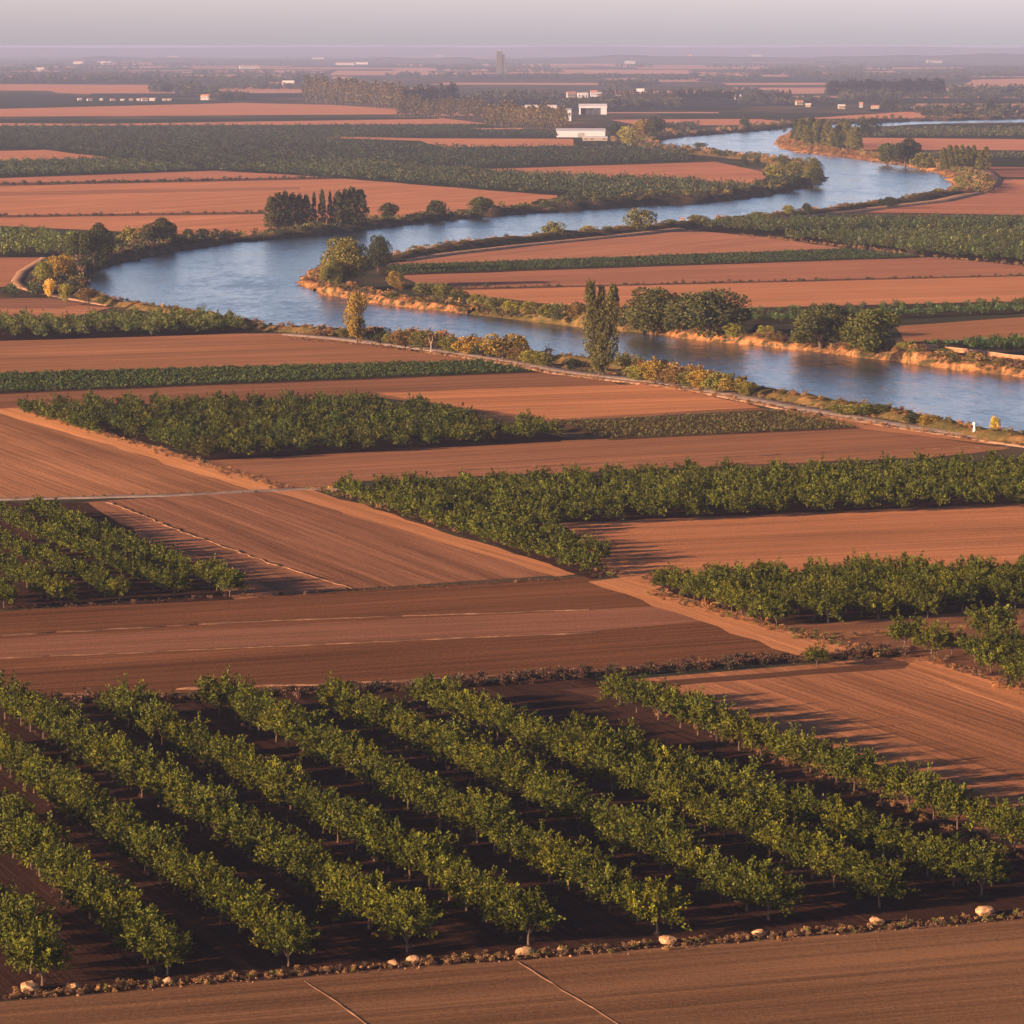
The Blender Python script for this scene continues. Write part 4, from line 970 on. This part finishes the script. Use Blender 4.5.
# white marker pillar on the near bank
p = P(974.5, 437); o = empty('marker_pillar', p[0], p[1], 'slim white marker pillar with a cap between road and river', 'pillar')
def lathe(prof, n=12):
    m = MB(); b = []
    for r, z in prof:
        for k in range(n): m.v.append((r*math.cos(2*PI*k/n), r*math.sin(2*PI*k/n), z))
    for i in range(len(prof)-1):
        for k in range(n): m.f.append((i*n+k, i*n+(k+1) % n, (i+1)*n+(k+1) % n, (i+1)*n+k))
    m.f.append(tuple(range((len(prof)-1)*n, len(prof)*n))); return m
link('shaft', lathe([(.42,0),(.42,.2),(.34,.25),(.3,1.5),(.2,1.65),(.15,2.15)]).mesh('shaft'), M_white, o)
link('cap', lathe([(.14,2.12),(.34,2.2),(.36,2.5),(.25,2.65),(.03,2.7)]).mesh('cap'), M_white, o)
# dead trunk among the bushes
p = P(431, 353); o = empty('dead_tree', p[0], p[1], 'bare pale forked trunk standing among the near bank bushes', 'dead tree')
m = MB(); m.tube([(0,0,-.1),(.05,0,1.2),(0,0,2.2)], [.15,.12,.09], 7); m.tube([(0,0,1.9),(-.3,0,2.8),(-.5,.1,3.5)], [.12,.08,.03], 6); m.tube([(0,0,2.0),(.3,.1,2.9),(.35,.1,3.8)], [.12,.07,.03], 6)
link('trunk', m.mesh('trunk'), plain('bleached_wood', (0.33, 0.26, 0.2)), o)
# low brick wall on the far bank
m_brick = earthmat('old_wall', [(0.35, (0.25, 0.13, 0.08)), (0.65, (0.42, 0.23, 0.14))], 0.9, 0.15)
def wallseg(pix, h, label):
    W = [P(*q) for q in pix]; p0 = W[0]; o = empty('low_wall', p0[0], p0[1], label, 'wall', z=0.0)
    for nm, hh_, tk, z0, mt in (('wall_body', h, .5, 0, m_brick), ('coping', .12, .7, h, plain('coping', (0.4, 0.26, 0.17)))):
        m = MB()
        for a, b in zip(W[:-1], W[1:]):
            a = np.array(a)-p0; b = np.array(b)-p0; d = b-a; d = d/np.linalg.norm(d); nn = np.array((-d[1], d[0]))*tk/2
            q = [a-nn, b-nn, b+nn, a+nn]
            m.add([(*v, z0-.0) for v in q]+[(*v, z0+hh_) for v in q], [(0,3,2,1),(4,5,6,7),(0,1,5,4),(1,2,6,5),(2,3,7,6),(3,0,4,7)])
        link(nm, m.mesh(nm), mt, o)
wallseg([(926,348),(938,350)], 0.9, 'short broken piece of low orange wall on the far bank')
wallseg([(946,351),(975,354),(1010,359),(1064,364)], 0.9, 'long low orange wall behind the far bank at right edge')

# ------------------------------------------------------------------ air, sky, sun, camera
mh, nt = newmat('haze')
pv = N(nt, 'ShaderNodeVolumePrincipled'); pv.inputs['Density'].default_value = 0.66e-4; pv.inputs['Color'].default_value = (0.40, 0.50, 0.82, 1); pv.inputs['Anisotropy'].default_value = 0.0
o_ = N(nt, 'ShaderNodeOutputMaterial'); L(nt, pv.outputs[0], o_.inputs['Volume'])
m = MB(); m.box(-16500, 16500, -3500, 60500, -1.5, 71.5); h_ = link('haze', m.mesh('haze'), mh, kind='stuff', label='thin mauve haze hanging over the whole plain', cat='haze')

EL, AZ = 12.0, math.atan2(-0.87, -0.49)      # sun low, behind and left of the camera
w = bpy.data.worlds.new('World'); scene.world = w; w.use_nodes = True; nt = w.node_tree; nt.nodes.clear()
sky = N(nt, 'ShaderNodeTexSky'); sky.sky_type = 'NISHITA'; sky.sun_disc = False; sky.sun_elevation = math.radians(EL); sky.sun_rotation = AZ % (2*PI)
sky.air_density = 1.0; sky.dust_density = 2.0; sky.ozone_density = 1.5
tc = N(nt, 'ShaderNodeTexCoord'); sp = N(nt, 'ShaderNodeSeparateXYZ'); L(nt, tc.outputs['Generated'], sp.inputs[0])
tr = ramp(nt, math_(nt, 'MULTIPLY', sp.outputs[2], 1.0, clamp=True), [(0.0, (1.78, 1.68, 2.72)), (0.02, (1.5, 1.4, 2.2)), (0.06, (1.1, 1.05, 1.45)), (0.15, (0.56, 0.62, 0.88)), (0.32, (0.12, 0.14, 0.22)), (1, (0.06, 0.07, 0.11))])
mx = N(nt, 'ShaderNodeMixRGB', blend_type='MULTIPLY'); mx.inputs[0].default_value = 1; L(nt, sky.outputs[0], mx.inputs[1]); L(nt, tr, mx.inputs[2])
bg = N(nt, 'ShaderNodeBackground'); L(nt, mx.outputs[0], bg.inputs[0]); bg.inputs[1].default_value = 0.14
wo = N(nt, 'ShaderNodeOutputWorld'); L(nt, bg.outputs[0], wo.inputs[0])
sl = bpy.data.lights.new('sun', 'SUN'); sl.energy = 5.0; sl.angle = math.radians(0.6); sl.color = (1.0, 0.60, 0.33)
so = bpy.data.objects.new('sun', sl); col.objects.link(so)
e = math.radians(EL); d = Vector((0.871*math.cos(e), 0.491*math.cos(e), -math.sin(e))); so.rotation_euler = d.to_track_quat('-Z', 'Y').to_euler()
so.location = (-200, -200, 300)
cam = bpy.data.cameras.new('camera'); co = bpy.data.objects.new('camera', cam); col.objects.link(co)
cam.sensor_width = 36; cam.lens = F/1024*36; cam.shift_y = -(512-HY)/1024; cam.clip_end = 200000; cam.clip_start = 1
co.location = (0, 0, CAMH); co.rotation_euler = (PI/2, 0, 0); scene.camera = co
vs = scene.view_settings; vs.view_transform = 'Standard'; vs.look = 'None'; vs.gamma = 1; vs.use_curve_mapping = False; vs.exposure = 1.45
scene.render.engine = 'CYCLES'; scene.render.resolution_x = scene.render.resolution_y = 1024
cy = scene.cycles; cy.max_bounces = 5; cy.diffuse_bounces = 2; cy.glossy_bounces = 2; cy.transmission_bounces = 2; cy.volume_bounces = 0; cy.transparent_max_bounces = 8
